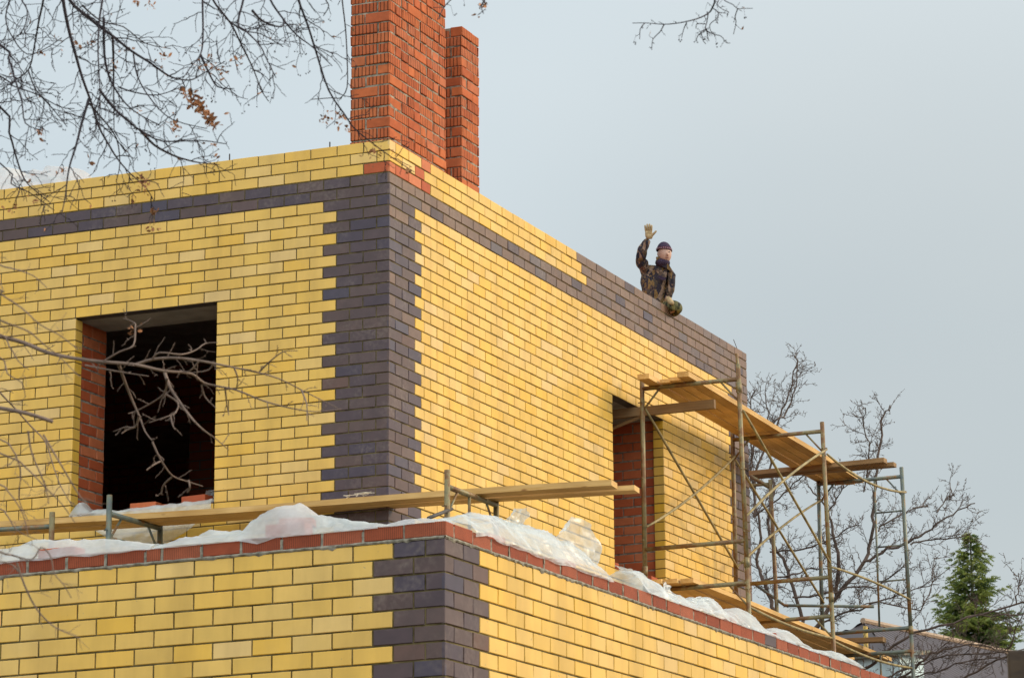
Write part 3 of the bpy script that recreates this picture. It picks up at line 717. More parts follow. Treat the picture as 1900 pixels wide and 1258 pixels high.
def flap(parent, top, bot, axis, val, seed, amp=.03, nu=40, nv=18, lean=.06):
    """a stiff upstanding fold of the sheet"""
    def lp(L_, u):
        k = u * (len(L_) - 1); i = min(len(L_) - 2, int(k)); f_ = k - i
        return (L_[i][0] * (1 - f_) + L_[i + 1][0] * f_, L_[i][1] * (1 - f_) + L_[i + 1][1] * f_)
    mb = MB(); V = []; nrm = Vector((0, -1, 0)) if axis == 'y' else Vector((1, 0, 0))
    for i in range(nu + 1):
        u = i / nu; a, b_ = lp(bot, u), lp(top, u)
        for j in range(nv + 1):
            v = j / nv; x, y = a[0] + (b_[0] - a[0]) * v, a[1] + (b_[1] - a[1]) * v
            f_ = math.sin(u * 17 + 2 * noise.noise(Vector((u * 4, v * 2, seed)))) * .5 + noise.noise(Vector((u * 9, v * 5, seed + 2.)))
            V.append(tuple(on(x, y, axis, val) + nrm * (amp * f_ * (.25 + .75 * v) + lean * v * v)))
    mb.v.extend(V)
    for i in range(nu):
        for j in range(nv):
            a = i * (nv + 1) + j; mb.f.append((a, a + nv + 1, a + nv + 2, a + 1)); mb.m.append(0); mb.r.append(0)
    return mb.build('fold', M['poly'], parent, smooth=True)
sh_ = [o for o in COL.objects if o.name.startswith('plastic_sheet')]
big = [o for o in sh_ if 'bundle' in o['label']][0]; torn = [o for o in sh_ if 'torn' in o['label']][0]
flap(big, [(1034, 985), (1038, 968), (1048, 959), (1062, 963), (1075, 974), (1088, 987), (1096, 1004), (1099, 1026), (1097, 1048)], [(1030, 998), (1036, 1004), (1045, 1010), (1054, 1016), (1063, 1024), (1072, 1032), (1080, 1038), (1087, 1044), (1092, 1052)], 'x', FX - .10, 1)
flap(big, [(935, 950), (941, 944), (950, 946), (958, 944), (967, 958)], [(938, 974), (946, 978), (954, 980), (962, 982), (970, 984)], 'x', FX - .12, 2, amp=.02)
flap(torn, [(1228, 1090), (1236, 1078), (1243, 1088), (1250, 1100), (1258, 1110)], [(1228, 1106), (1236, 1110), (1243, 1113), (1250, 1116), (1258, 1118)], 'x', FX - .12, 3, amp=.02, nu=20, lean=0)
flap(torn, [(1284, 1112), (1296, 1106), (1308, 1110), (1318, 1112)], [(1284, 1122), (1296, 1126), (1308, 1130), (1318, 1134)], 'x', FX - .10, 4, amp=.02, nu=20, lean=0)
def under(px, axis, out, h=.032, side=.10, z=Z2 - .012):
    if axis == 'y': p = on(px, 1000, 'y', FY); return (p.x, FY + side, z + h)
    p = on(px, 1000, 'x', FX); return (FX - side, p.y, z + h)
loose_brick(under(98, 'y', 0), 0, 'red brick under the leftmost plastic on the shaded parapet', size=(.25, .12, .068), group='bricks under plastic')
loose_brick(under(518, 'y', 0, .045, .12), .05, 'red brick under the high plastic heap on the shaded parapet', group='bricks under plastic', size=(.25, .12, .088))
loose_brick(under(522, 'y', 0, .045 + .066, .20), .3, 'upper brick of two stacked inside the high plastic heap', size=(.20, .12, .045), group='bricks under plastic')
for i, px in enumerate((925, 1060, 1364, 1443)):
    p = on(px, 990 if px < 1000 else (1025 if px < 1100 else (1150 if px < 1400 else 1185)), 'x', FX - .05)
    loose_brick((FX - .12, p.y, Z2 + .014), math.pi / 2 + .1 * i, ['red brick under the crumpled plastic nearest the front corner', 'red brick in the raised end of the crumpled plastic bundle', 'red brick under plastic below the outer scaffold post', 'red brick under the small plastic hump beside the grey brick'][i], group='bricks under plastic', size=(.25, .12, .055))
# window sill of the shaded facade
zs = zw0 - .004
loose_brick((on(271, 935, 'y', .18).x, .18, zs + .045), .06, 'red brick lying on the left part of the shaded window sill', group='bricks on the window sills')
loose_brick((on(366, 925, 'y', .18).x, .18, zs + .045 + .02), -.1, 'red brick lying on the right end of the shaded window sill', group='bricks on the window sills')
loose_brick((on(318, 930, 'y', .35).x, .36, zs + .045), .4, 'red brick set back between two others on the shaded window sill', group='bricks on the window sills')
loose_brick((.0 - .13, 5.25, zs + .045), 1.45, 'red brick on the near end of the sunlit window sill', group='bricks on the window sills')
loose_brick((.0 - .13, 6.42, zs + .045), 1.62, 'red brick on the far end of the sunlit window sill', group='bricks on the window sills')
def cloth(label, Pf, nu, nv, amp, seed, sc_=1.0):
    mb = MB(); V = []
    for i in range(nu + 1):
        for j in range(nv + 1):
            u, v = i / nu, j / nv; p, nrm = Pf(u, v)
            f_ = noise.noise(Vector((u * 5 * sc_, v * 5, seed))) - 1.2 * abs(noise.noise(Vector((u * 8 * sc_ + v * 4, v * 3.5, seed + 5)))) - .2 * abs(noise.noise(Vector((u * 26 * sc_, v * 16 + u * 9, seed + 9))))
            V.append(tuple(Vector(p) + Vector(nrm) * (f_ + .6) * amp * .8))
    mb.v.extend(V)
    for i in range(nu):
        for j in range(nv):
            a = i * (nv + 1) + j; mb.f.append((a, a + nv + 1, a + nv + 2, a + 1)); mb.m.append(0); mb.r.append(0)
    o = mb.build('plastic_sheet', M['poly'], smooth=True); return tag(o, label, 'plastic sheet', 'plastic sheets on the walls')
def sillL(u, v):
    x = -3.10 + 1.41 * u; edge = .36 + .06 * math.sin(u * 9)
    if v < .5: return (x, .30 - .32 * v / .5, zs + .012 + .03 * max(0, (u - .6)) + (.10 * max(0, 1 - abs(u - .06) / .07) if v > .3 else .04) * (1 if u < .2 else .3)), (0, 0, 1)
    w = (v - .5) / .5; dl = .10 + .26 * max(0, math.sin((u - .12) * 3.6)) if u > .12 else .07
    return (x + .02 * w, -.022 - .03 * w, zs - dl * w), (0, -1, .2)
cloth('clear plastic sheet hanging over the sill of the shaded facade window', sillL, 90, 44, .035, 3)
def sillL2(u, v): return (-1.95 + .26 * u, .22 + .2 * v, zs + .10 + .10 * u * (1 - .4 * v)), (0, 0, 1)
cloth('scrap of clear plastic tucked behind the brick at the right end of the shaded sill', sillL2, 24, 16, .05, 4)
def sillR(u, v):
    y = 5.14 + 1.38 * u
    if v < .4: return (-.35 + .37 * v / .4, y, zs + .012 + .02 * math.sin(u * 8)), (0, 0, 1)
    w = (v - .4) / .6; return (.02 + .04 * w, y + .02 * w, zs - (.05 + .20 * max(0, math.sin(u * 3.3)) ** 1.5) * w), (1, 0, 0)
cloth('clear plastic sheet hanging over the sill of the sunlit facade window', sillR, 80, 36, .04, 6)
# plastic on the roof, top left
def roofP(u, v):
    px = -60 + 225 * u; top = 292 + 26 * u if u < .62 else 308
    if .62 <= u < .72: top = 308
    if u >= .72: top = 296 + 14 * (u - .72) / .28
    if .42 < u < .6: top = 322
    pr = on(px, top + 12, 'y', .35); zb_ = Z1 - .01; h = pr.z - zb_; q = math.sin(math.pi * min(1, v * 1.0)) ** .7
    return (pr.x, .02 + .75 * v, zb_ + max(.02, h * q * (1 if u < .97 else .3))), (0, -.6, .5)
cloth('clear plastic heaped on the top of the wall at the far left', roofP, 70, 26, .06, 8)
PI = math.pi

# ------------------------------------------------------------------ the waving man on the roof
def skin(name, verts, edges, rads, mtl, parent=None, root=0, sub=2):
    me = bpy.data.meshes.new(name); me.from_pydata([tuple(v) for v in verts], edges, []); me.materials.append(mtl)
    o = bpy.data.objects.new(name, me); COL.objects.link(o)
    sk = o.modifiers.new('skin', 'SKIN'); 
    for i, r_ in enumerate(rads):
        me.skin_vertices[0].data[i].radius = r_ if hasattr(r_, '__len__') else (r_, r_)
        me.skin_vertices[0].data[i].use_root = (i == root)
    sk.use_smooth_shade = True
    ss = o.modifiers.new('sub', 'SUBSURF'); ss.levels = sub; ss.render_levels = sub
    if parent: o.parent = parent
    return o
PD = 33.35
def pp(px, py, toward=0.): return at(px, py, PD / 1.0 - toward)
m_skin = simple('skin', (.46, .27, .20), .55, .4, .1, 30, bmp=0)
# camouflage cloth: leaf and bark shapes in browns and greens
def camo(name, cols, sc_):
    m, t, b = mat(name, .8, .2); n = tnoise(t, sc_, 3, rough=.7); n2 = tnoise(t, sc_ * 2.3, 4, rough=.7)
    tcx = t.nodes.new('ShaderNodeTexCoord'); mp_ = t.nodes.new('ShaderNodeMapping'); mp_.inputs['Scale'].default_value = (1, 1, .45); mp_.inputs['Rotation'].default_value = (0, .35, 0); t.links.new(tcx.outputs['Object'], mp_.inputs[0])
    v = t.nodes.new('ShaderNodeTexVoronoi'); v.inputs['Scale'].default_value = sc_ * 1.5; t.links.new(mp_.outputs[0], v.inputs['Vector'])
    sp = t.nodes.new('ShaderNodeSeparateColor'); t.links.new(v.outputs['Color'], sp.inputs[0])
    r_ = t.nodes.new('ShaderNodeValToRGB'); r_.color_ramp.interpolation = 'CONSTANT'; e = r_.color_ramp.elements
    while len(e) < len(cols): e.new(.5)
    for i, c in enumerate(cols): e[i].position = i / len(cols); e[i].color = (*c, 1)
    t.links.new(math_(t, 'FRACT', math_(t, 'ADD', sp.outputs[0], math_(t, 'MULTIPLY', n2, .5))), r_.inputs[0])
    t.links.new(r_.outputs[0], b.inputs['Base Color']); bump(t, b, n, .8, .02); return m
m_jack = camo('leaf_camouflage_cloth', [(.03, .022, .028), (.10, .06, .04), (.018, .016, .026), (.19, .11, .04), (.05, .038, .03), (.25, .16, .11), (.03, .024, .034)], 19)
m_trou = camo('green_camouflage_cloth', [(.05, .05, .02), (.20, .17, .06), (.025, .023, .015), (.12, .105, .045)], 22)
m_glove = simple('tan_work_glove', (.36, .25, .13), .85, .2, .25, 40, bmp=.3)
m_knit = simple('dark_knitted_wool', (.045, .03, .05), .9, .1, .3, 60, bmp=.4)
m_band = simple('maroon_wool_band', (.10, .03, .045), .9, .1, .5, 60, bmp=.3)
# joints (placed where the figure stands on the roof)
pel, wai, che, nek = pp(1214, 585), pp(1215, 556), pp(1216, 516), pp(1227, 490, .02)
hb, ht = pp(1231, 480, .04), pp(1233, 463, .05)
rs_, re_, rw = pp(1199, 498), pp(1188, 477, .16), pp(1202, 444, .20)
rh = pp(1204, 434, .20)
lsh, le, lw = pp(1239, 502, .02), pp(1246, 532, .0), pp(1237, 558, .1)
knR, knL = pp(1257, 573, .20), pp(1210, 600, .1); hipR, hipL = pp(1224, 582, .0), pp(1204, 584, .0)
ftR, ftL = pp(1235, 584, -.1), pp(1195, 615, -.2)
V_ = [pel, wai, che, nek, hb, ht, rs_, re_, rw, lsh, le, lw, hipR, knR, hipL, knL, ftR, ftL]
Ed = [(0, 1), (1, 2), (2, 3), (3, 4), (4, 5), (2, 6), (6, 7), (7, 8), (2, 9), (9, 10), (10, 11), (0, 12), (12, 13), (0, 14), (14, 15), (13, 16), (15, 17)]
Rd = [.10, .10, .10, .05, .065, .072, .032, .028, .026, .032, .028, .026, .06, .022, .06, .03, .02, .03]
man = skin('person', V_, Ed, Rd, m_skin)
tag(man, 'man in camouflage jacket and dark knitted hat waving from the roof edge', 'person')
# jacket: bulky torso, sleeves, wrinkles
Vj = [pp(1215, 580), pp(1214, 556), pp(1214, 532), pp(1216, 510), pp(1219, 499), pp(1200, 500), pp(1190, 487, .10), pp(1187.5, 476, .17), pp(1194, 460, .19), pp(1202, 443, .20), pp(1236, 504), pp(1243, 516, .0), pp(1246, 534, .02), pp(1240, 552, .1)]
Ej = [(0, 1), (1, 2), (2, 3), (3, 4), (3, 5), (5, 6), (6, 7), (7, 8), (8, 9), (3, 10), (10, 11), (11, 12), (12, 13)]
Rj = [.15, .155, .155, .14, .09, .078, .07, .064, .056, .046, .075, .060, .054, .045]
jk = skin('jacket', Vj, Ej, Rj, m_jack, man)
tx = bpy.data.textures.new('folds', 'CLOUDS'); tx.noise_scale = .07
dm = jk.modifiers.new('folds', 'DISPLACE'); dm.texture = tx; dm.strength = .05; dm.mid_level = .5; dm.texture_coords = 'GLOBAL'
ss = jk.modifiers.new('sub2', 'SUBSURF'); ss.levels = 1; ss.render_levels = 1
# collar, pocket flap, open front flap
def blade(name, pxs, th, mtl, parent, tw=0.2):
    mb = MB(); F_ = [pp(x, y, tw) for x, y in pxs]; Bk = [pp(x, y, tw - th) for x, y in pxs]
    mb.poly(F_[::-1]); mb.poly(Bk)
    for i in range(len(pxs)): j = (i + 1) % len(pxs); mb.poly([F_[i], F_[j], Bk[j], Bk[i]])
    o = mb.build(name, mtl, parent, bevel=.006)
    o.matrix_parent_inverse = Matrix.Identity(4)
    return o
blade('collar', [(1217, 477), (1222, 476), (1229, 485), (1238, 488), (1247, 501), (1246, 505), (1238, 499), (1228, 494), (1218, 486)], .08, m_jack, man, .12)
blade('jacket_front', [(1240, 506), (1244, 508), (1245, 522), (1251, 530), (1247, 537), (1246, 558), (1240, 560), (1240, 535)], .05, m_jack, man, .14)
blade('pocket_flap', [(1222, 510), (1233, 515), (1236, 514), (1235, 519), (1228, 520), (1222, 516)], .03, m_knit, man, .185)
Vt = [pp(1212, 588), hipR, pp(1242, 566.5, .12), pp(1253, 567.5, .22), pp(1261, 572, .20), pp(1249, 582, .0), hipL, knL, ftL]
tr_ = skin('trousers', Vt, [(0, 1), (1, 2), (2, 3), (3, 4), (4, 5), (0, 6), (6, 7), (7, 8)], [.12, .10, .070, .066, .054, .05, .10, .08, .06], m_trou, man)
# head details
def ellipsoid(name, c, rx, ry, rz, mtl, parent, cut=None, nseg=20, lo=2.):
    mb = MB(); ax = [RT, Vector((FW.x, FW.y, 0)).normalized() * -1, Vector((0, 0, 1))]; nr = 28; rows_ = []
    for i in range(nr + 1):
        th = math.pi * i / nr
        if math.cos(th) > lo: continue
        if cut and math.cos(th) < cut: break
        rows_.append([Vector(c) + ax[0] * rx * math.sin(th) * math.cos(a) + ax[1] * ry * math.sin(th) * math.sin(a) + ax[2] * rz * math.cos(th) for a in [2 * math.pi * j / nseg for j in range(nseg)]])
    for i in range(len(rows_) - 1):
        for j in range(nseg): mb.poly([rows_[i][j], rows_[i + 1][j], rows_[i + 1][(j + 1) % nseg], rows_[i][(j + 1) % nseg]])
    o = mb.build(name, mtl, parent, smooth=True); o.matrix_parent_inverse = Matrix.Identity(4); return o
hc = pp(1233.5, 470, .05)
ellipsoid('head', hc, .074, .095, .112, m_skin, man)
ellipsoid('nose', hc + RT * .040 - FW * .084 + Vector((0, 0, -.012)), .012, .022, .02, m_skin, man)
ellipsoid('ear', hc - RT * .073 + FW * .01 + Vector((0, 0, -.01)), .012, .02, .028, m_skin, man)
for s in (-1, 1):
    ellipsoid('eye', hc + RT * (.034 + .024 * s) - FW * (.080 - .008 * s) + Vector((0, 0, .012)), .010, .006, .006, M['steel'], man)
ellipsoid('mouth', hc + RT * .034 - FW * .076 + Vector((0, 0, -.052)), .022, .006, .005, simple('lips', (.30, .12, .10)), man)
ellipsoid('neck_warmer', pp(1229.5, 488, .06), .082, .088, .055, m_knit, man)
hcc = hc + Vector((0, 0, .012)) - RT * .006
hat = ellipsoid('knitted_hat', hcc, .086, .106, .116, m_knit, man, cut=.10)
ellipsoid('hat_band', hcc, .090, .110, .119, m_band, hat, cut=.10, lo=.34)
dots = MB()
for j in range(1, 12, 1):
    a = 2 * math.pi * j / 24; q = hcc + RT * .089 * math.cos(a) + Vector((0, 0, .024)) - Vector((FW.x, FW.y, 0)).normalized() * .109 * math.sin(a)
    dots.box(q, .008, .008, .007)
o = dots.build('hat_pattern', simple('cream_wool', (.32, .26, .26)), hat); o.matrix_parent_inverse = Matrix.Identity(4); o['kind'] = 'stuff'
# gloved waving hand: palm, four fingers, thumb
gv = [pp(1202.5, 445, .20), pp(1203.5, 437, .20), pp(1203.8, 431, .20)]
gr = [.036, (.045, .03), (.044, .026)]
ge = [(0, 1), (1, 2)]
for k, (bx, tx_, ty_, r0) in enumerate(((1198.6, 1196.5, 417.5, .0115), (1201.6, 1200.8, 415.2, .012), (1205.0, 1205.2, 415.0, .012), (1208.3, 1209.2, 417.2, .0115))):
    i0 = len(gv); gv += [pp(bx, 429, .20), pp((bx + tx_) / 2, (429 + ty_) / 2 + .3, .215), pp(tx_, ty_, .21)]; gr += [.0145, r0 + .001, r0 - .001]; ge += [(2, i0), (i0, i0 + 1), (i0 + 1, i0 + 2)]
i0 = len(gv); gv += [pp(1209.5, 437, .21), pp(1214, 433, .22), pp(1218.5, 428, .22)]; gr += [.017, .013, .010]; ge += [(1, i0), (i0, i0 + 1), (i0 + 1, i0 + 2)]
skin('glove', gv, ge, gr, m_glove, man, sub=1)
skin('glove', [pp(1240, 552, .1), pp(1242, 558, .16), pp(1246, 562, .24), pp(1250, 564, .27)], [(0, 1), (1, 2), (2, 3)], [.034, .034, .030, .018], m_glove, man, sub=1)

#PART3
# ------------------------------------------------------------------ trees
class Twigs(MB):
    def tw(s, pts, r0, r1, n=4, m=0):
        k = len(pts); s.tube(pts, [r0 + (r1 - r0) * i / (k - 1) for i in range(k)], n, m, cap=False)
def catmull(P, sub=3):
    P = [Vector(p) for p in P]; out = []
    for i in range(len(P) - 1):
        a, b_, c, d = P[max(i - 1, 0)], P[i], P[i + 1], P[min(i + 2, len(P) - 1)]
        for j in range(sub):
            t_ = j / sub
            out.append(.5 * ((2 * b_) + (c - a) * t_ + (2 * a - 5 * b_ + 4 * c - d) * t_ * t_ + (3 * b_ - a - 3 * c + d) * t_ ** 3))
    out.append(P[-1]); return out
def rv(g): return Vector((g.gauss(0, 1), g.gauss(0, 1), g.gauss(0, 1)))
def shoot(g, p, d, L_, nseg, bend, zig, grav):
    """a crooked twig"""
    pts = [p.copy()]; d = d.normalized(); st = L_ / nseg; side = 1; ax = d.cross(rv(g)).normalized()
    for i in range(nseg):
        d = (d + rv(g) * bend + ax * zig * side + Vector((0, 0, grav))).normalized(); side = -side; pts.append(pts[-1] + d * st)
    return pts
def spawn(g, mb, poly, r0, level, scale, every, grav, ends, knob=0., zig=.28, bend=.14, spread=(.5, 1.1), lenf=(.5, 1.), thin=.6, minr=.0012, view=None):
    """side twigs along a branch; recursion makes twigs on twigs"""
    n = len(poly); acc = g.uniform(0, every); side = g.choice((-1, 1))
    for i in range(n - 1):
        seg = poly[i + 1] - poly[i]; Lg = seg.length
        if Lg < 1e-6: continue
        acc += Lg
        while acc > every:
            acc -= every; t_ = g.random(); p = poly[i] + seg * t_; d = seg.normalized(); side = -side
            prp = d.cross(view if view is not None else rv(g)).normalized() * side + rv(g) * .45
            a = g.uniform(*spread); dr = (d * math.cos(a) + prp.normalized() * math.sin(a))
            ln = scale * g.uniform(*lenf) * (1 - .35 * i / n); rr_ = max(minr, r0 * thin)
            q = shoot(g, p, dr, ln, max(3, int(5 + level)), bend, zig, grav)
            mb.tw(q, rr_, max(minr * .7, rr_ * .45), 4 if level > 1 else 3)
            if level > 1: spawn(g, mb, q, rr_ * .8, level - 1, scale * .5, every * .62, grav, ends, knob, zig, bend, spread, lenf, thin, minr, view)
            ends.append((q[-1], (q[-1] - q[-2]).normalized()))
            if knob:
                for qq in q[1::2]: mb.tube([qq, qq + rv(g) * knob * 1.5], [knob, knob * .5], 3, cap=False)
c1 = lambda L_, ox=0, oy=0, s=2.969: [(ox + x / s, oy + y / s) for x, y in L_]
# --- lime tree overhanging the view: limbs outside the picture carry the hanging branches
TOP = [c1(q) for q in (
    [(345, -20), (375, 150), (410, 280), (450, 420), (500, 560), (545, 700), (600, 800), (650, 880), (720, 960), (800, 1030), (850, 1110)],
    [(375, -10), (500, 110), (620, 200), (720, 280), (830, 350), (930, 420), (1000, 440), (1060, 440), (1130, 400), (1240, 340)],
    [(240, -10), (215, 110), (190, 250), (160, 380), (90, 440), (0, 500)],
    [(565, -10), (545, 130), (540, 300), (550, 500), (548, 700)],
    [(572, 100), (575, 300), (600, 420), (640, 500), (700, 580), (780, 640), (880, 690)],
    [(545, 490), (620, 590), (720, 680), (790, 730), (900, 780), (1100, 775), (1250, 795)],
    [(770, 715), (850, 800), (960, 860), (1060, 890), (1120, 900), (1210, 910)],
    [(620, 200), (625, 350), (626, 500), (628, 720)],
    [(-20, 235), (45, 320), (80, 430), (120, 560), (140, 680), (230, 720)],
    [(-20, 570), (50, 730), (90, 870), (130, 980), (180, 1040), (280, 1120)],
    [(1115, -20), (1118, 200), (1105, 300), (1060, 360), (1010, 430)],
    [(1106, 305), (1150, 400), (1200, 480), (1290, 490)],
    [(1160, -20), (1270, 130), (1330, 250), (1380, 350), (1410, 420), (1440, 500), (1480, 560)],
    [(1345, -20), (1310, 130), (1350, 170), (1430, 250), (1470, 330), (1520, 430)],
    [(1390, 60), (1450, 120), (1550, 150), (1570, 100)],
    [(490, 545), (450, 680), (420, 800), (380, 930), (360, 1080), (340, 1180)],
    [(1480, -20), (1570, 120), (1640, 200), (1720, 260), (1830, 365)],
    [(155, 390), (200, 500), (290, 600), (370, 700)],
    [(735, 300), (760, 430), (840, 560), (950, 660), (1140, 710)],
    [(650, 480), (740, 510), (870, 525), (1000, 480)],
    [(110, -20), (150, 60), (130, 160), (60, 230), (-20, 260)],
    [(60, -20), (30, 100), (70, 210), (150, 300), (250, 270), (340, 210)],
    [(450, 30), (560, 120), (680, 150), (800, 240), (940, 270)],
    [(0, 420), (60, 470), (200, 520), (330, 590), (410, 600)],
    [(480, 560), (560, 650), (640, 760), (660, 900), (640, 1000)],
    [(0, 900), (60, 1010), (160, 1060), (300, 1160)],
    [(1240, 100), (1340, 170), (1440, 190), (1560, 260)])]
TOP += [[(552, -8), (572, 50), (587, 98), (610, 168), (641, 215), (658, 239), (691, 266), (728, 293), (769, 320)],
        [(634, -8), (641, 54), (644, 111), (644, 162), (632, 182), (617, 182), (577, 185)],
        [(845, -12), (825, 12), (812, 37)], [(906, -12), (893, 10), (897, 26)], [(603, -5), (610, 12), (600, 30)]]
TOPR = [c1(q, 1150, 0, 6.333) for q in (
    [(1125, -60), (1085, 100), (1040, 160), (950, 210), (840, 245), (690, 275), (520, 290), (320, 275), (150, 275)],
    [(1040, 160), (1020, 280), (1005, 350), (1100, 405), (1190, 430), (1250, 505), (1295, 510)],
    [(1085, 95), (1155, 150), (1145, 215), (1060, 290), (1070, 370), (1110, 405)],
    [(1170, -60), (1145, 50), (1200, 110), (1280, 145)],
    [(1200, -60), (1325, 55), (1385, 105), (1460, 103), (1560, 103)], [(1385, 108), (1355, 200), (1365, 270), (1335, 410)],
    [(520, 290), (480, 370), (420, 430), (385, 480), (375, 590)], [(785, 270), (750, 350), (725, 450)], [(290, 278), (240, 350), (235, 465)],
    [(1010, 350), (960, 385), (980, 480), (1010, 520)], [(1005, 285), (910, 285), (895, 340)], [(1020, 340), (1035, 450), (1050, 485)], [(960, 385), (920, 420), (900, 470)], [(1150, 150), (1200, 155), (1250, 160)])]
MID = [c1(q, 0, 400) for q in (
    [(-160, 625), (0, 665), (130, 700), (250, 750), (400, 785), (560, 805), (740, 820), (900, 855), (1050, 870), (1120, 920), (1200, 940), (1300, 960), (1450, 1020), (1600, 1060), (1740, 1080), (1880, 1065)],
    [(750, 820), (850, 790), (980, 785), (1100, 800), (1230, 825), (1400, 860), (1540, 900), (1680, 970), (1860, 1060)],
    [(840, 790), (880, 755), (1000, 765), (1080, 740), (1130, 705), (1200, 700)],
    [(655, 822), (690, 920), (730, 1020), (770, 1110), (800, 1190), (840, 1240)],
    [(905, 857), (940, 950), (1000, 1040), (1060, 1120), (1120, 1180), (1190, 1230), (1260, 1290)],
    [(575, 800), (660, 750), (735, 715), (745, 620), (740, 590), (680, 565)],
    [(920, 900), (905, 980), (820, 1040), (740, 1080), (705, 1090)],
    [(905, 980), (980, 1030), (970, 1080), (940, 1100), (820, 1140)], [(940, 1100), (950, 1150), (965, 1180)],
    [(765, 1105), (745, 1165), (690, 1165), (625, 1190)], [(745, 1165), (700, 1180), (670, 1200)],
    [(-160, 1030), (0, 1060), (150, 1090), (290, 1135)],
    [(-60, 900), (0, 975), (90, 1070), (170, 1160), (250, 1247), (300, 1400), (340, 1500), (400, 1600)],
    [(1110, 930), (1130, 1000), (1190, 1060)], [(470, 825), (600, 850), (720, 870), (820, 885)],
    [(1100, 800), (1040, 860), (990, 850)], [(1180, 800), (1150, 850), (1060, 865)], [(1430, 860), (1480, 810), (1560, 750), (1640, 745)],
    [(1290, 840), (1310, 900), (1300, 960)], [(1240, 950), (1250, 1040), (1260, 1100)], [(1660, 960), (1690, 1040), (1690, 1130)])]
MID += [c1(q, 0, 820, 2.872) for q in ([(812, 0), (860, 100), (920, 180), (1000, 210), (1080, 235)], [(918, 185), (870, 230), (860, 280)], [(860, 100), (820, 120), (780, 150)], [(1005, 205), (1012, 240), (1005, 265)])]
LOW = [c1(q, 0, 400) for q in ([(-60, 380), (0, 430), (120, 510), (220, 600), (330, 660), (430, 740)], [(-40, 560), (60, 600), (160, 640), (230, 700), (330, 780), (440, 890)])] + \
      [c1(q, 0, 820, 2.872) for q in ([(-60, 560), (60, 600), (170, 625), (220, 560), (270, 610), (290, 700), (340, 760), (380, 830)], [(90, 640), (130, 760), (190, 880), (260, 960), (320, 1000), (430, 1045)], [(230, -40), (330, 130), (420, 280), (480, 350)], [(150, -60), (170, 60), (240, 230), (260, 330)], [(0, 60), (120, 120), (250, 250), (330, 330), (400, 430)], [(100, 690), (60, 650), (0, 640)], [(-60, 200), (40, 260), (120, 380), (150, 500)], [(-60, -40), (60, 30), (110, 160), (100, 300), (150, 420)], [(-60, 330), (30, 380), (90, 470), (200, 520)])]
LOW += [c1(q, 0, 400) for q in ([(-60, 620), (50, 720), (100, 800), (160, 850)], [(-60, 740), (40, 870), (120, 920), (140, 1000)], [(-60, 250), (60, 290), (180, 330), (260, 400)])]
g = random.Random(12)
DT = 11.6
lime = empty('lime_tree', (at(-900, 1200, DT).x, at(-900, 1200, DT).y, 0), 'bare lime tree whose thin hanging branches cross the left and top of the view', 'tree')
tw = Twigs(); ends = []
limb = [at(-820, 420, DT + .5), at(-420, 60, DT + .2), at(0, -130, DT), at(500, -190, DT), at(1000, -230, DT), at(1400, -240, DT)]
limb2 = [at(-820, 1000, DT + .5), at(-420, 700, DT + .3), at(-160, 600, DT)]
def limbpt(px):
    t_ = min(1, max(0, px / 1400)); k = 2 + t_ * 3; i = min(4, int(k)); return limb[i].lerp(limb[i + 1], k - i)
heads = []
for idx, q in enumerate(TOP):
    d0 = DT + g.uniform(-.5, .5); d1 = d0 + g.uniform(-.7, .7)
    P = [at(x, y, d0 + (d1 - d0) * i / len(q)) for i, (x, y) in enumerate(q)]
    if q[0][1] <= 0: P = [limbpt(q[0][0] - 60), P[0] + Vector((0, 0, .10))] + P
    elif q[0][0] <= 2: P = [at(-260, q[0][1] - 150, DT)] + P
    P = catmull(P, 3); r0 = .0078 if idx in (0, 1) else (.0056 if idx < 17 or idx == 27 else .0034)
    tw.tw(P, r0, .0017, 5)
    short = idx in (28, 29, 30, 31)
    spawn(g, tw, P[4:] if q[0][1] <= 0 else P, r0 * .6, 1 if short else 2, .06 if short else .19, .068, -.05, ends, minr=.0016, view=FW, knob=.0016)
for idx, q in enumerate(TOPR):
    P = [at(x, y, DT + .1 * math.sin(idx + i)) for i, (x, y) in enumerate(q)]
    if q[0][1] <= 0: P = [limbpt(1250 + idx * 10), P[0] + Vector((0, 0, .2))] + P
    P = catmull(P, 3); tw.tw(P, .0042 if idx == 0 else .0022, .0013, 5); spawn(g, tw, P[6:] if q[0][1] <= 0 else P, .0012, 1, .045, .07, -.06, ends, minr=.0009, view=FW, knob=.0018)
tw.build('branches', M['bark'], lime)
tw = Twigs(); e2 = []
for idx, q in enumerate(MID):
    big = idx in (0, 11)
    P = [at(x, y, DT - .6 + .12 * math.sin(idx * 2 + i * .8)) for i, (x, y) in enumerate(q)]
    if big: P = [limb2[-1] + Vector((0, 0, -.1 if idx else 0))] + P
    P = catmull(P, 3); r0 = .0092 if idx == 0 else (.0078 if idx == 11 else (.0060 if idx in (1, 3, 4) else .0036)); r1 = .0015 if idx != 11 else .0070
    tw.tw(P, r0, r1, 7)
    if idx != 11: spawn(g, tw, P[6 if big else 0:], min(.0032, r0 * .5), 1, .085, .075, -.01, e2, minr=.0017, view=FW, knob=.0022)
tw.build('branches', M['barkb'], lime, smooth=True)
tw = Twigs()
for idx, q in enumerate(LOW):
    P = [at(x, y, DT - 3.2 + .1 * idx) for i, (x, y) in enumerate(q)]
    if q[0][0] <= 2: P = [at(-300, q[0][1] - 120, DT - 2.5)] + P
    P = catmull(P, 3); tw.tw(P, .0032, .0012, 5); spawn(g, tw, P, .0014, 2, .10, .07, -.02, e2, minr=.0009, view=FW)
tw.build('branches', M['barkb'], lime)
o = MB(); tr0 = at(-900, 1200, DT + .6); base = Vector((tr0.x, tr0.y, 0))
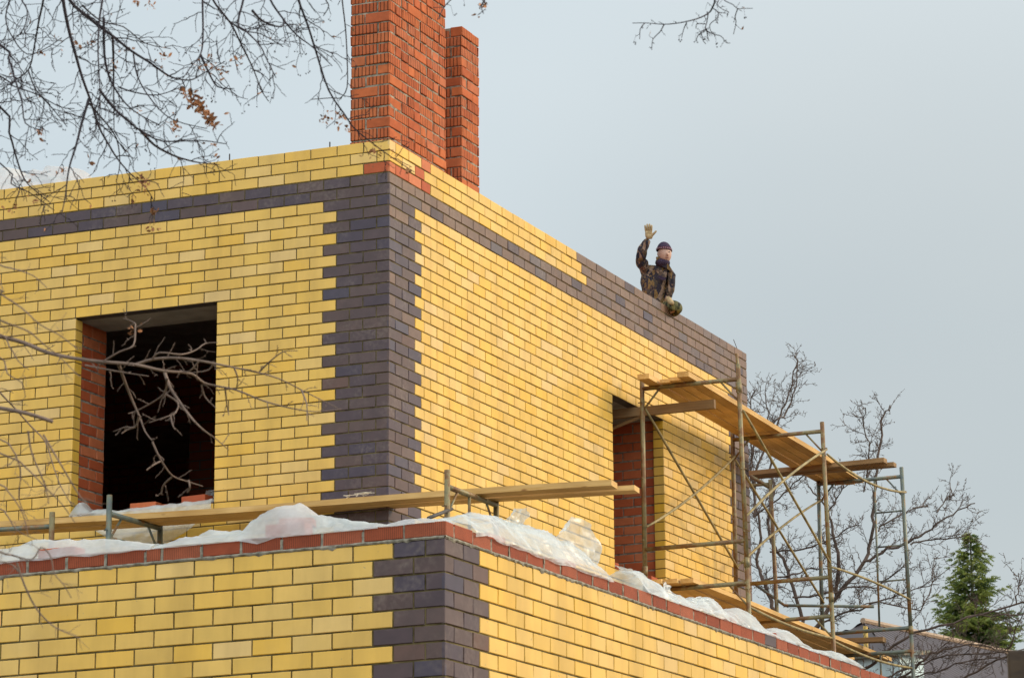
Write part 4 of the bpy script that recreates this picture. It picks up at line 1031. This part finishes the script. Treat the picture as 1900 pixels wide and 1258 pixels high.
trunk = [base, base + Vector((.05, 0, 1.5)), at(-880, 800, DT + .6), at(-820, 420, DT + .5), at(-780, 60, DT + .6), at(-700, -300, DT + .8)]
o.tube(catmull(trunk, 4), [.16 - .10 * i / 20 for i in range(21)], 12)
o.tube(catmull(limb, 4), [.05 - .035 * i / 20 for i in range(21)], 8); o.tube(catmull(limb2, 4), [.035 - .02 * i / 8 for i in range(9)], 8)
o.tube([at(-880, 900, DT + .6), at(-820, 1000, DT + .5)], .04, 8); o.tube([at(-500, 800, DT), at(-260, 700, DT - 2), at(-280, 600, DT - 2.5)], .015, 6)
o.build('trunk', M['trunk'], lime, smooth=True)
# dry leaves, bracts and hanging fruit
lf = MB(); fr = MB()
def leaf(p, s_, g):
    a = rv(g).normalized(); b_ = a.cross(rv(g)).normalized(); n_ = a.cross(b_)
    P = [p, p + a * s_ * .35 + b_ * s_ * .28 + n_ * s_ * .1, p + a * s_ * .8 + b_ * s_ * .2, p + a * s_ * 1.1 + n_ * s_ * .15, p + a * s_ * .75 - b_ * s_ * .22 + n_ * s_ * .1, p + a * s_ * .3 - b_ * s_ * .25]
    lf.poly(P); 
for k in range(150):
    t_ = k / 150; px, py = 344 + 56 * t_, 172 + 62 * t_
    w = 9 * math.sin(math.pi * min(1, .15 + t_ * .85)) + 3
    leaf(at(px + g.gauss(0, w * .45), py + g.gauss(0, w * .45), DT + g.uniform(-.04, .04)), g.uniform(.012, .03), g)
for (px, py, n) in ((78, 250, 7), (322, 230, 9), (318, 222, 6), (330, 245, 5), (384, 118, 8), (365, 120, 5), (395, 128, 4), (262, 340, 12), (272, 345, 8), (282, 420, 8), (285, 395, 5), (163, 303, 3), (252, 205, 4), (306, 110, 7), (278, 10, 6), (255, 8, 5), (630, 220, 9), (610, 215, 6), (600, 228, 5), (645, 235, 6), (700, 275, 8), (728, 290, 7), (760, 315, 5), (112, 320, 4), (60, 330, 3), (248, 612, 7), (392, 270, 3), (404, 290, 3), (145, 80, 4), (78, 100, 4), (105, 70, 3), (20, 385, 6), (60, 370, 5), (440, 120, 4), (414, 130, 4), (250, 360, 5), (690, 300, 3), (895, 14, 4), (888, 20, 3), (210, 120, 5), (245, 90, 4), (170, 80, 5)):
    for _ in range(int(n * 1.5)): leaf(at(px + g.gauss(0, 5), py + g.gauss(0, 6), DT + g.uniform(-.1, .1)), g.uniform(.010, .023), g)
for (p, d) in ends:
    if g.random() < .05: leaf(p, g.uniform(.01, .02), g)
    if g.random() < .22:
        q = p; L_ = g.uniform(.015, .04); e_ = q + Vector((g.uniform(-.01, .01), g.uniform(-.01, .01), -L_)); fr.tube([q, e_], .0006, 3, cap=False)
        for _ in range(g.choice((1, 2, 3))): c_ = e_ + rv(g) * .005; fr.tube([c_ - Vector((0, 0, .003)), c_, c_ + Vector((0, 0, .003))], [.001, .0032, .001], 5)
lf.build('dry_leaves', M['leafdry'], lime); fr.build('seed_pods', M['bark'], lime)['kind'] = 'stuff'

# --- bare fruit tree behind the far corner
s7 = lambda L_: [(1350 + x / 2.5255, 760 + y / 2.5255) for x, y in L_]
def fruit_tree(label, D0, paths, baseP, tr, seed, sc_=.55, every=.16, dj=1.6):
    g = random.Random(seed); e_ = []
    t0 = at(*baseP, D0); b0 = Vector((t0.x, t0.y, 0)); T_ = empty('fruit_tree', b0, label, 'tree', 'bare trees behind the house')
    tk = MB(); tk.tube(catmull([b0, b0 + Vector((.03, .02, t0.z * .5)), t0], 4), [tr + .05 - .005 * i for i in range(9)], 10)
    tw = Twigs()
    for i, (q, r0, lim) in enumerate(paths):
        dA = D0 + (g.uniform(-.3, .3)); dB = dA + g.uniform(-dj, dj)
        P = [at(x, y, dA + (dB - dA) * j / len(q)) for j, (x, y) in enumerate(q)]
        if lim: P = [t0 + Vector((0, 0, -.25)), P[0].lerp(t0, .35)] + P
        P = catmull(P, 4)
        P = [p + rv(g) * .012 for p in P]
        n = len(P); tk.tube(P, [r0 * .48 * (1 - .82 * j / (n - 1)) + .0045 for j in range(n)], 6, cap=False)
        spawn(g, tw, P[len(P) // 5 if lim else 0:], .008, 3, sc_, every, .05, e_, zig=.17, bend=.13, minr=.0024, lenf=(.3, 1.2), knob=.0048, thin=.66)
    tk.build('trunk', M['barkf'], T_, smooth=True); tw.build('branches', M['barkf'], T_)
    return T_
fruit_tree('large bare fruit tree rising behind the scaffold at the far corner', 41, [
    (s7([(200, 900), (170, 800), (140, 730), (150, 600), (130, 450), (110, 300), (115, 180)]), .06, 1),
    (s7([(350, 970), (300, 820), (260, 700), (210, 620), (190, 500), (210, 400), (200, 250), (215, 120), (260, 0), (300, -110), (330, -240)]), .05, 1),
    (s7([(430, 1000), (500, 900), (570, 800), (640, 700), (680, 580), (690, 400), (705, 250), (720, 120), (720, 50), (765, -15)]), .065, 1),
    (s7([(505, 880), (520, 700), (500, 600), (480, 500), (440, 430), (380, 350)]), .05, 0),
    (s7([(640, 710), (750, 660), (850, 620), (950, 560), (1060, 490), (1160, 440)]), .035, 0),
    (s7([(850, 620), (960, 610), (1090, 600), (1150, 575)]), .018, 0),
    (s7([(700, 560), (800, 500), (860, 470), (940, 450)]), .018, 0),
    (s7([(200, 670), (350, 650), (450, 620), (560, 560), (620, 540)]), .02, 0),
    (s7([(160, 800), (300, 770), (420, 740), (500, 760)]), .02, 0),
    (s7([(300, 880), (420, 870), (600, 830), (700, 820), (800, 760), (860, 700)]), .022, 0),
    (s7([(420, 1000), (560, 950), (640, 930), (760, 880), (880, 840), (980, 820)]), .022, 0),
    ([(1400, 960), (1402, 880), (1420, 830), (1435, 785), (1460, 765), (1475, 720), (1481, 668)], .03, 0),
    ([(1430, 795), (1425, 755), (1418, 725)], .012, 0), ([(1390, 900), (1398, 820), (1394, 760), (1400, 720)], .014, 0),
    (s7([(640, 380), (660, 200), (640, 60), (645, 0)]), .012, 0), (s7([(980, 480), (1040, 400), (1045, 340)]), .009, 0),
    (s7([(470, 480), (520, 400), (560, 350)]), .012, 0), (s7([(560, 950), (700, 900), (900, 930), (960, 780), (970, 700)]), .012, 0),
    (s7([(130, 500), (240, 420), (330, 330), (370, 300)]), .016, 0)],
    (1475, 1230), .07, 5, .45, .118)
fruit_tree('low spreading bare tree with arching boughs in front of the maroon roof', 37, [
    ([(1560, 1262), (1605, 1242), (1647, 1206), (1700, 1175), (1795, 1145), (1900, 1116), (1990, 1095)], .045, 1),
    ([(1640, 1285), (1690, 1245), (1721, 1217), (1760, 1203), (1801, 1193), (1840, 1203), (1868, 1213)], .030, 1),
    ([(1720, 1300), (1795, 1253), (1866, 1219), (1940, 1195)], .045, 1),
    ([(1640, 1258), (1700, 1235), (1760, 1215), (1868, 1209), (1930, 1198)], .022, 1),
    ([(1650, 1262), (1720, 1250), (1790, 1228), (1868, 1222)], .02, 1), ([(1795, 1145), (1860, 1140), (1930, 1135)], .014, 0),
    ([(1885, 1120), (1888, 1090), (1892, 1060)], .008, 0), ([(1868, 1213), (1885, 1170), (1900, 1130)], .012, 0)],
    (1600, 1330), .08, 9, .48, .13, .8)

# --- spruce
g = random.Random(21)
DS = 70; tip = at(1800, 994, DS); sb = Vector((tip.x, tip.y, 0))
sp = empty('spruce_tree', sb, 'dark green spruce standing behind the maroon roof at the right', 'tree')
tk = MB(); tk.tube([sb, tip], [.20, .015], 8); tk.build('trunk', M['barkf'], sp)
m, t, b = mat('spruce_needles', .75, .25)
c = ramp(t, attr(t), [(0, (.042, .072, .022)), (.5, (.11, .15, .03)), (1, (.25, .26, .05))]); t.links.new(c, b.inputs['Base Color'])
M['needle'] = m
fo = MB(); z = tip.z
def spray(p, d, L_, g, r_):
    """a drooping side twig: crossed flat sprays of needles"""
    d = d.normalized(); s_ = d.cross(Vector((0, 0, 1))).normalized(); w = L_ * .26
    up = d.cross(s_)
    for ax in (s_, up):
        n = 4; prevl = None
        for i in range(n):
            a = p + d * L_ * i / n + Vector((0, 0, -.12 * L_ * (i / n) ** 2)); b_ = p + d * L_ * (i + 1) / n + Vector((0, 0, -.12 * L_ * ((i + 1) / n) ** 2))
            for sg in (-1, 1):
                ww = w * (1 - .6 * i / n) * g.uniform(.7, 1.3)
                fo.poly([a, b_, b_.lerp(a, .25) + ax * sg * ww + d * w * .8], 0, r_)
hgt = 0
while hgt < 8.5:
    R0 = .06 + .37 * hgt ** .95 if hgt < 4 else .06 + .37 * 4 ** .95 + (hgt - 4) * .18
    nb = int(5 + min(7.5, hgt * 2.4)) + g.choice((-1, 0, 1))
    for j in range(nb):
        az = g.uniform(0, 2 * math.pi); Lb = R0 * g.uniform(.4, 1.4); el = .55 - .22 * hgt if hgt < 3 else -.1
        p0 = Vector((sb.x, sb.y, tip.z - hgt)); hd = Vector((math.cos(az), math.sin(az), 0)); cm = g.random()
        n = max(3, int(Lb / .10)); prev = p0
        for i in range(1, n + 1):
            u = i / n; p = p0 + hd * Lb * u + Vector((0, 0, el * Lb * u - .25 * Lb * u * u + .22 * Lb * u ** 3))
            for sd in (-1, 1):
                dv = hd * .8 + hd.cross(Vector((0, 0, 1))) * sd * g.uniform(.4, 1.1) + Vector((0, 0, g.uniform(-.6, .15)))
                spray(p, dv, (.15 + .24 * (1 - u) * min(1, Lb)) * g.uniform(.7, 1.2), g, min(1, max(0, cm * .6 + u * .4 + g.uniform(-.2, .2))))
            prev = p
        spray(prev, hd + Vector((0, 0, .1)), .14, g, .8)
    hgt += .085 + .014 * hgt + (.1 if hgt > 4.5 else 0)
for i in range(10): spray(Vector((sb.x, sb.y, tip.z - .04 * i)), Vector((g.uniform(-.5, .5), g.uniform(-.5, .5), 1.2)), .13, g, .7)
fo.build('crown', M['needle'], sp)

# --- neighbouring house with a maroon sheet roof
ra = at(1601, 1157, 48); k_ = (ra.z - 1.6); dB = k_ / ray(1862, 1213).z; rb = at(1862, 1213, dB)
rd = (rb - ra); rd.z = 0; rdn = rd.normalized(); rn = Vector((rdn.y, -rdn.x, 0))
if rn.dot(CAM - ra) < 0: rn = -rn
nb_ = empty('neighbouring_house', (ra.x, ra.y, 0), 'neighbouring house with a maroon sheet metal roof behind bare boughs', 'house')
m, t, b = mat('maroon_profiled_sheet', .42, .5)
n = tnoise(t, 2, 3); t.links.new(ramp(t, n, [(.3, (.050, .034, .033)), (.7, (.072, .048, .046))]), b.inputs['Base Color'])
M['roof'] = m
mb = MB(); sl_ = .62; LW = 6.0; L_ = rd.length + 3; st_ = 0.0
# profiled sheet: ribs run down the slope; hipped at the near end
for side, sg in ((0, 1), (1, -1)):
    prevp = None; us = [-LW + i * .0475 for i in range(int((L_ + LW) / .0475))]
    for i, u in enumerate(us):
        hgt_ = .035 if i % 4 in (1, 2) else 0; o0 = max(0, -u)
        a = ra + rdn * u + rn * sg * o0 + Vector((0, 0, hgt_ - o0 * sl_)); b__ = ra + rdn * u + rn * sg * LW + Vector((0, 0, -LW * sl_ + hgt_))
        if prevp: mb.poly([prevp[0], a, b__, prevp[1]] if sg < 0 else [prevp[0], prevp[1], b__, a])
        prevp = (a, b__)
mb.poly([ra, ra - rdn * LW + rn * LW - Vector((0, 0, LW * sl_)), ra - rdn * LW - rn * LW - Vector((0, 0, LW * sl_))])
mb.build('roof', M['roof'], nb_)
mb = MB(); mb.tube([ra + rdn * .0 + Vector((0, 0, .05)), ra + rdn * L_ + Vector((0, 0, .05))], .05, 8); mb.build('ridge_cap', simple('copper_brown_ridge_cap', (.30, .20, .13), .6, .3, .15), nb_)
mb = MB(); hA = ra + rn * (LW - .4) + rdn * 5.6; 
for sg in (-1, 1):
    P0 = ra - rdn * 5.4 + rn * sg * (LW - .5); P1 = ra + rdn * (L_ - .2) + rn * sg * (LW - .5); zt_ = ra.z - (LW - .5) * sl_ - .1
    mb.poly([(P0.x, P0.y, 0), (P1.x, P1.y, 0), (P1.x, P1.y, zt_), (P0.x, P0.y, zt_)][::sg])
    Q = ra + rdn * (-5.4 if sg < 0 else L_ - .2)
    A_ = Q - rn * (LW - .5); B_ = Q + rn * (LW - .5); mb.poly([(A_.x, A_.y, 0), (B_.x, B_.y, 0), (B_.x, B_.y, zt_), (A_.x, A_.y, zt_)][::sg])
mb.build('wall', simple('pale_render', (.55, .55, .5), .9), nb_)
mb = MB(); q = at(1606, 1170, 46.5); mb.box(q + Vector((0, 0, -.1)), .05, .08, .34); mb.build('finial', simple('ochre_finial', (.45, .30, .08)), nb_)
# pale shed glimpsed low behind the boughs
sh = empty('garden_shed', at(1600, 1240, 44) * 1, 'pale blue grey shed glimpsed below the bare boughs beside the parapet end', 'shed')
sh.location.z = 0
q = at(1600, 1222, 44); mb = MB(); mb.box((q.x, q.y, q.z / 2), 1.5, 1.2, q.z); mb.build('wall', simple('pale_blue_grey_boarding', (.42, .50, .50), .7, scale=3), sh)
mb = MB(); mb.box((q.x, q.y, q.z + .03), 1.7, 1.4, .06, rot=Matrix.Rotation(.12, 3, 'X')); mb.build('roof', M['scafb'], sh)

# --- dark wooden post close by at the lower right
q = at(1870, 1206, 9.5); mb = MB(); e_ = RT.copy(); e_.z = 0; e_.normalize(); f_ = Vector((-e_.y, e_.x, 0)); w = .13; c_ = q + e_ * w / 2 + f_ * w / 2
rm = Matrix(((e_.x, f_.x, 0), (e_.y, f_.y, 0), (0, 0, 1)))
mb.box((c_.x, c_.y, q.z / 2), w, w, q.z, rot=rm); o = mb.build('wooden_post', M['post'], bevel=.006)
tag(o, 'thick dark brown wooden post cut off square at the lower right corner', 'post')
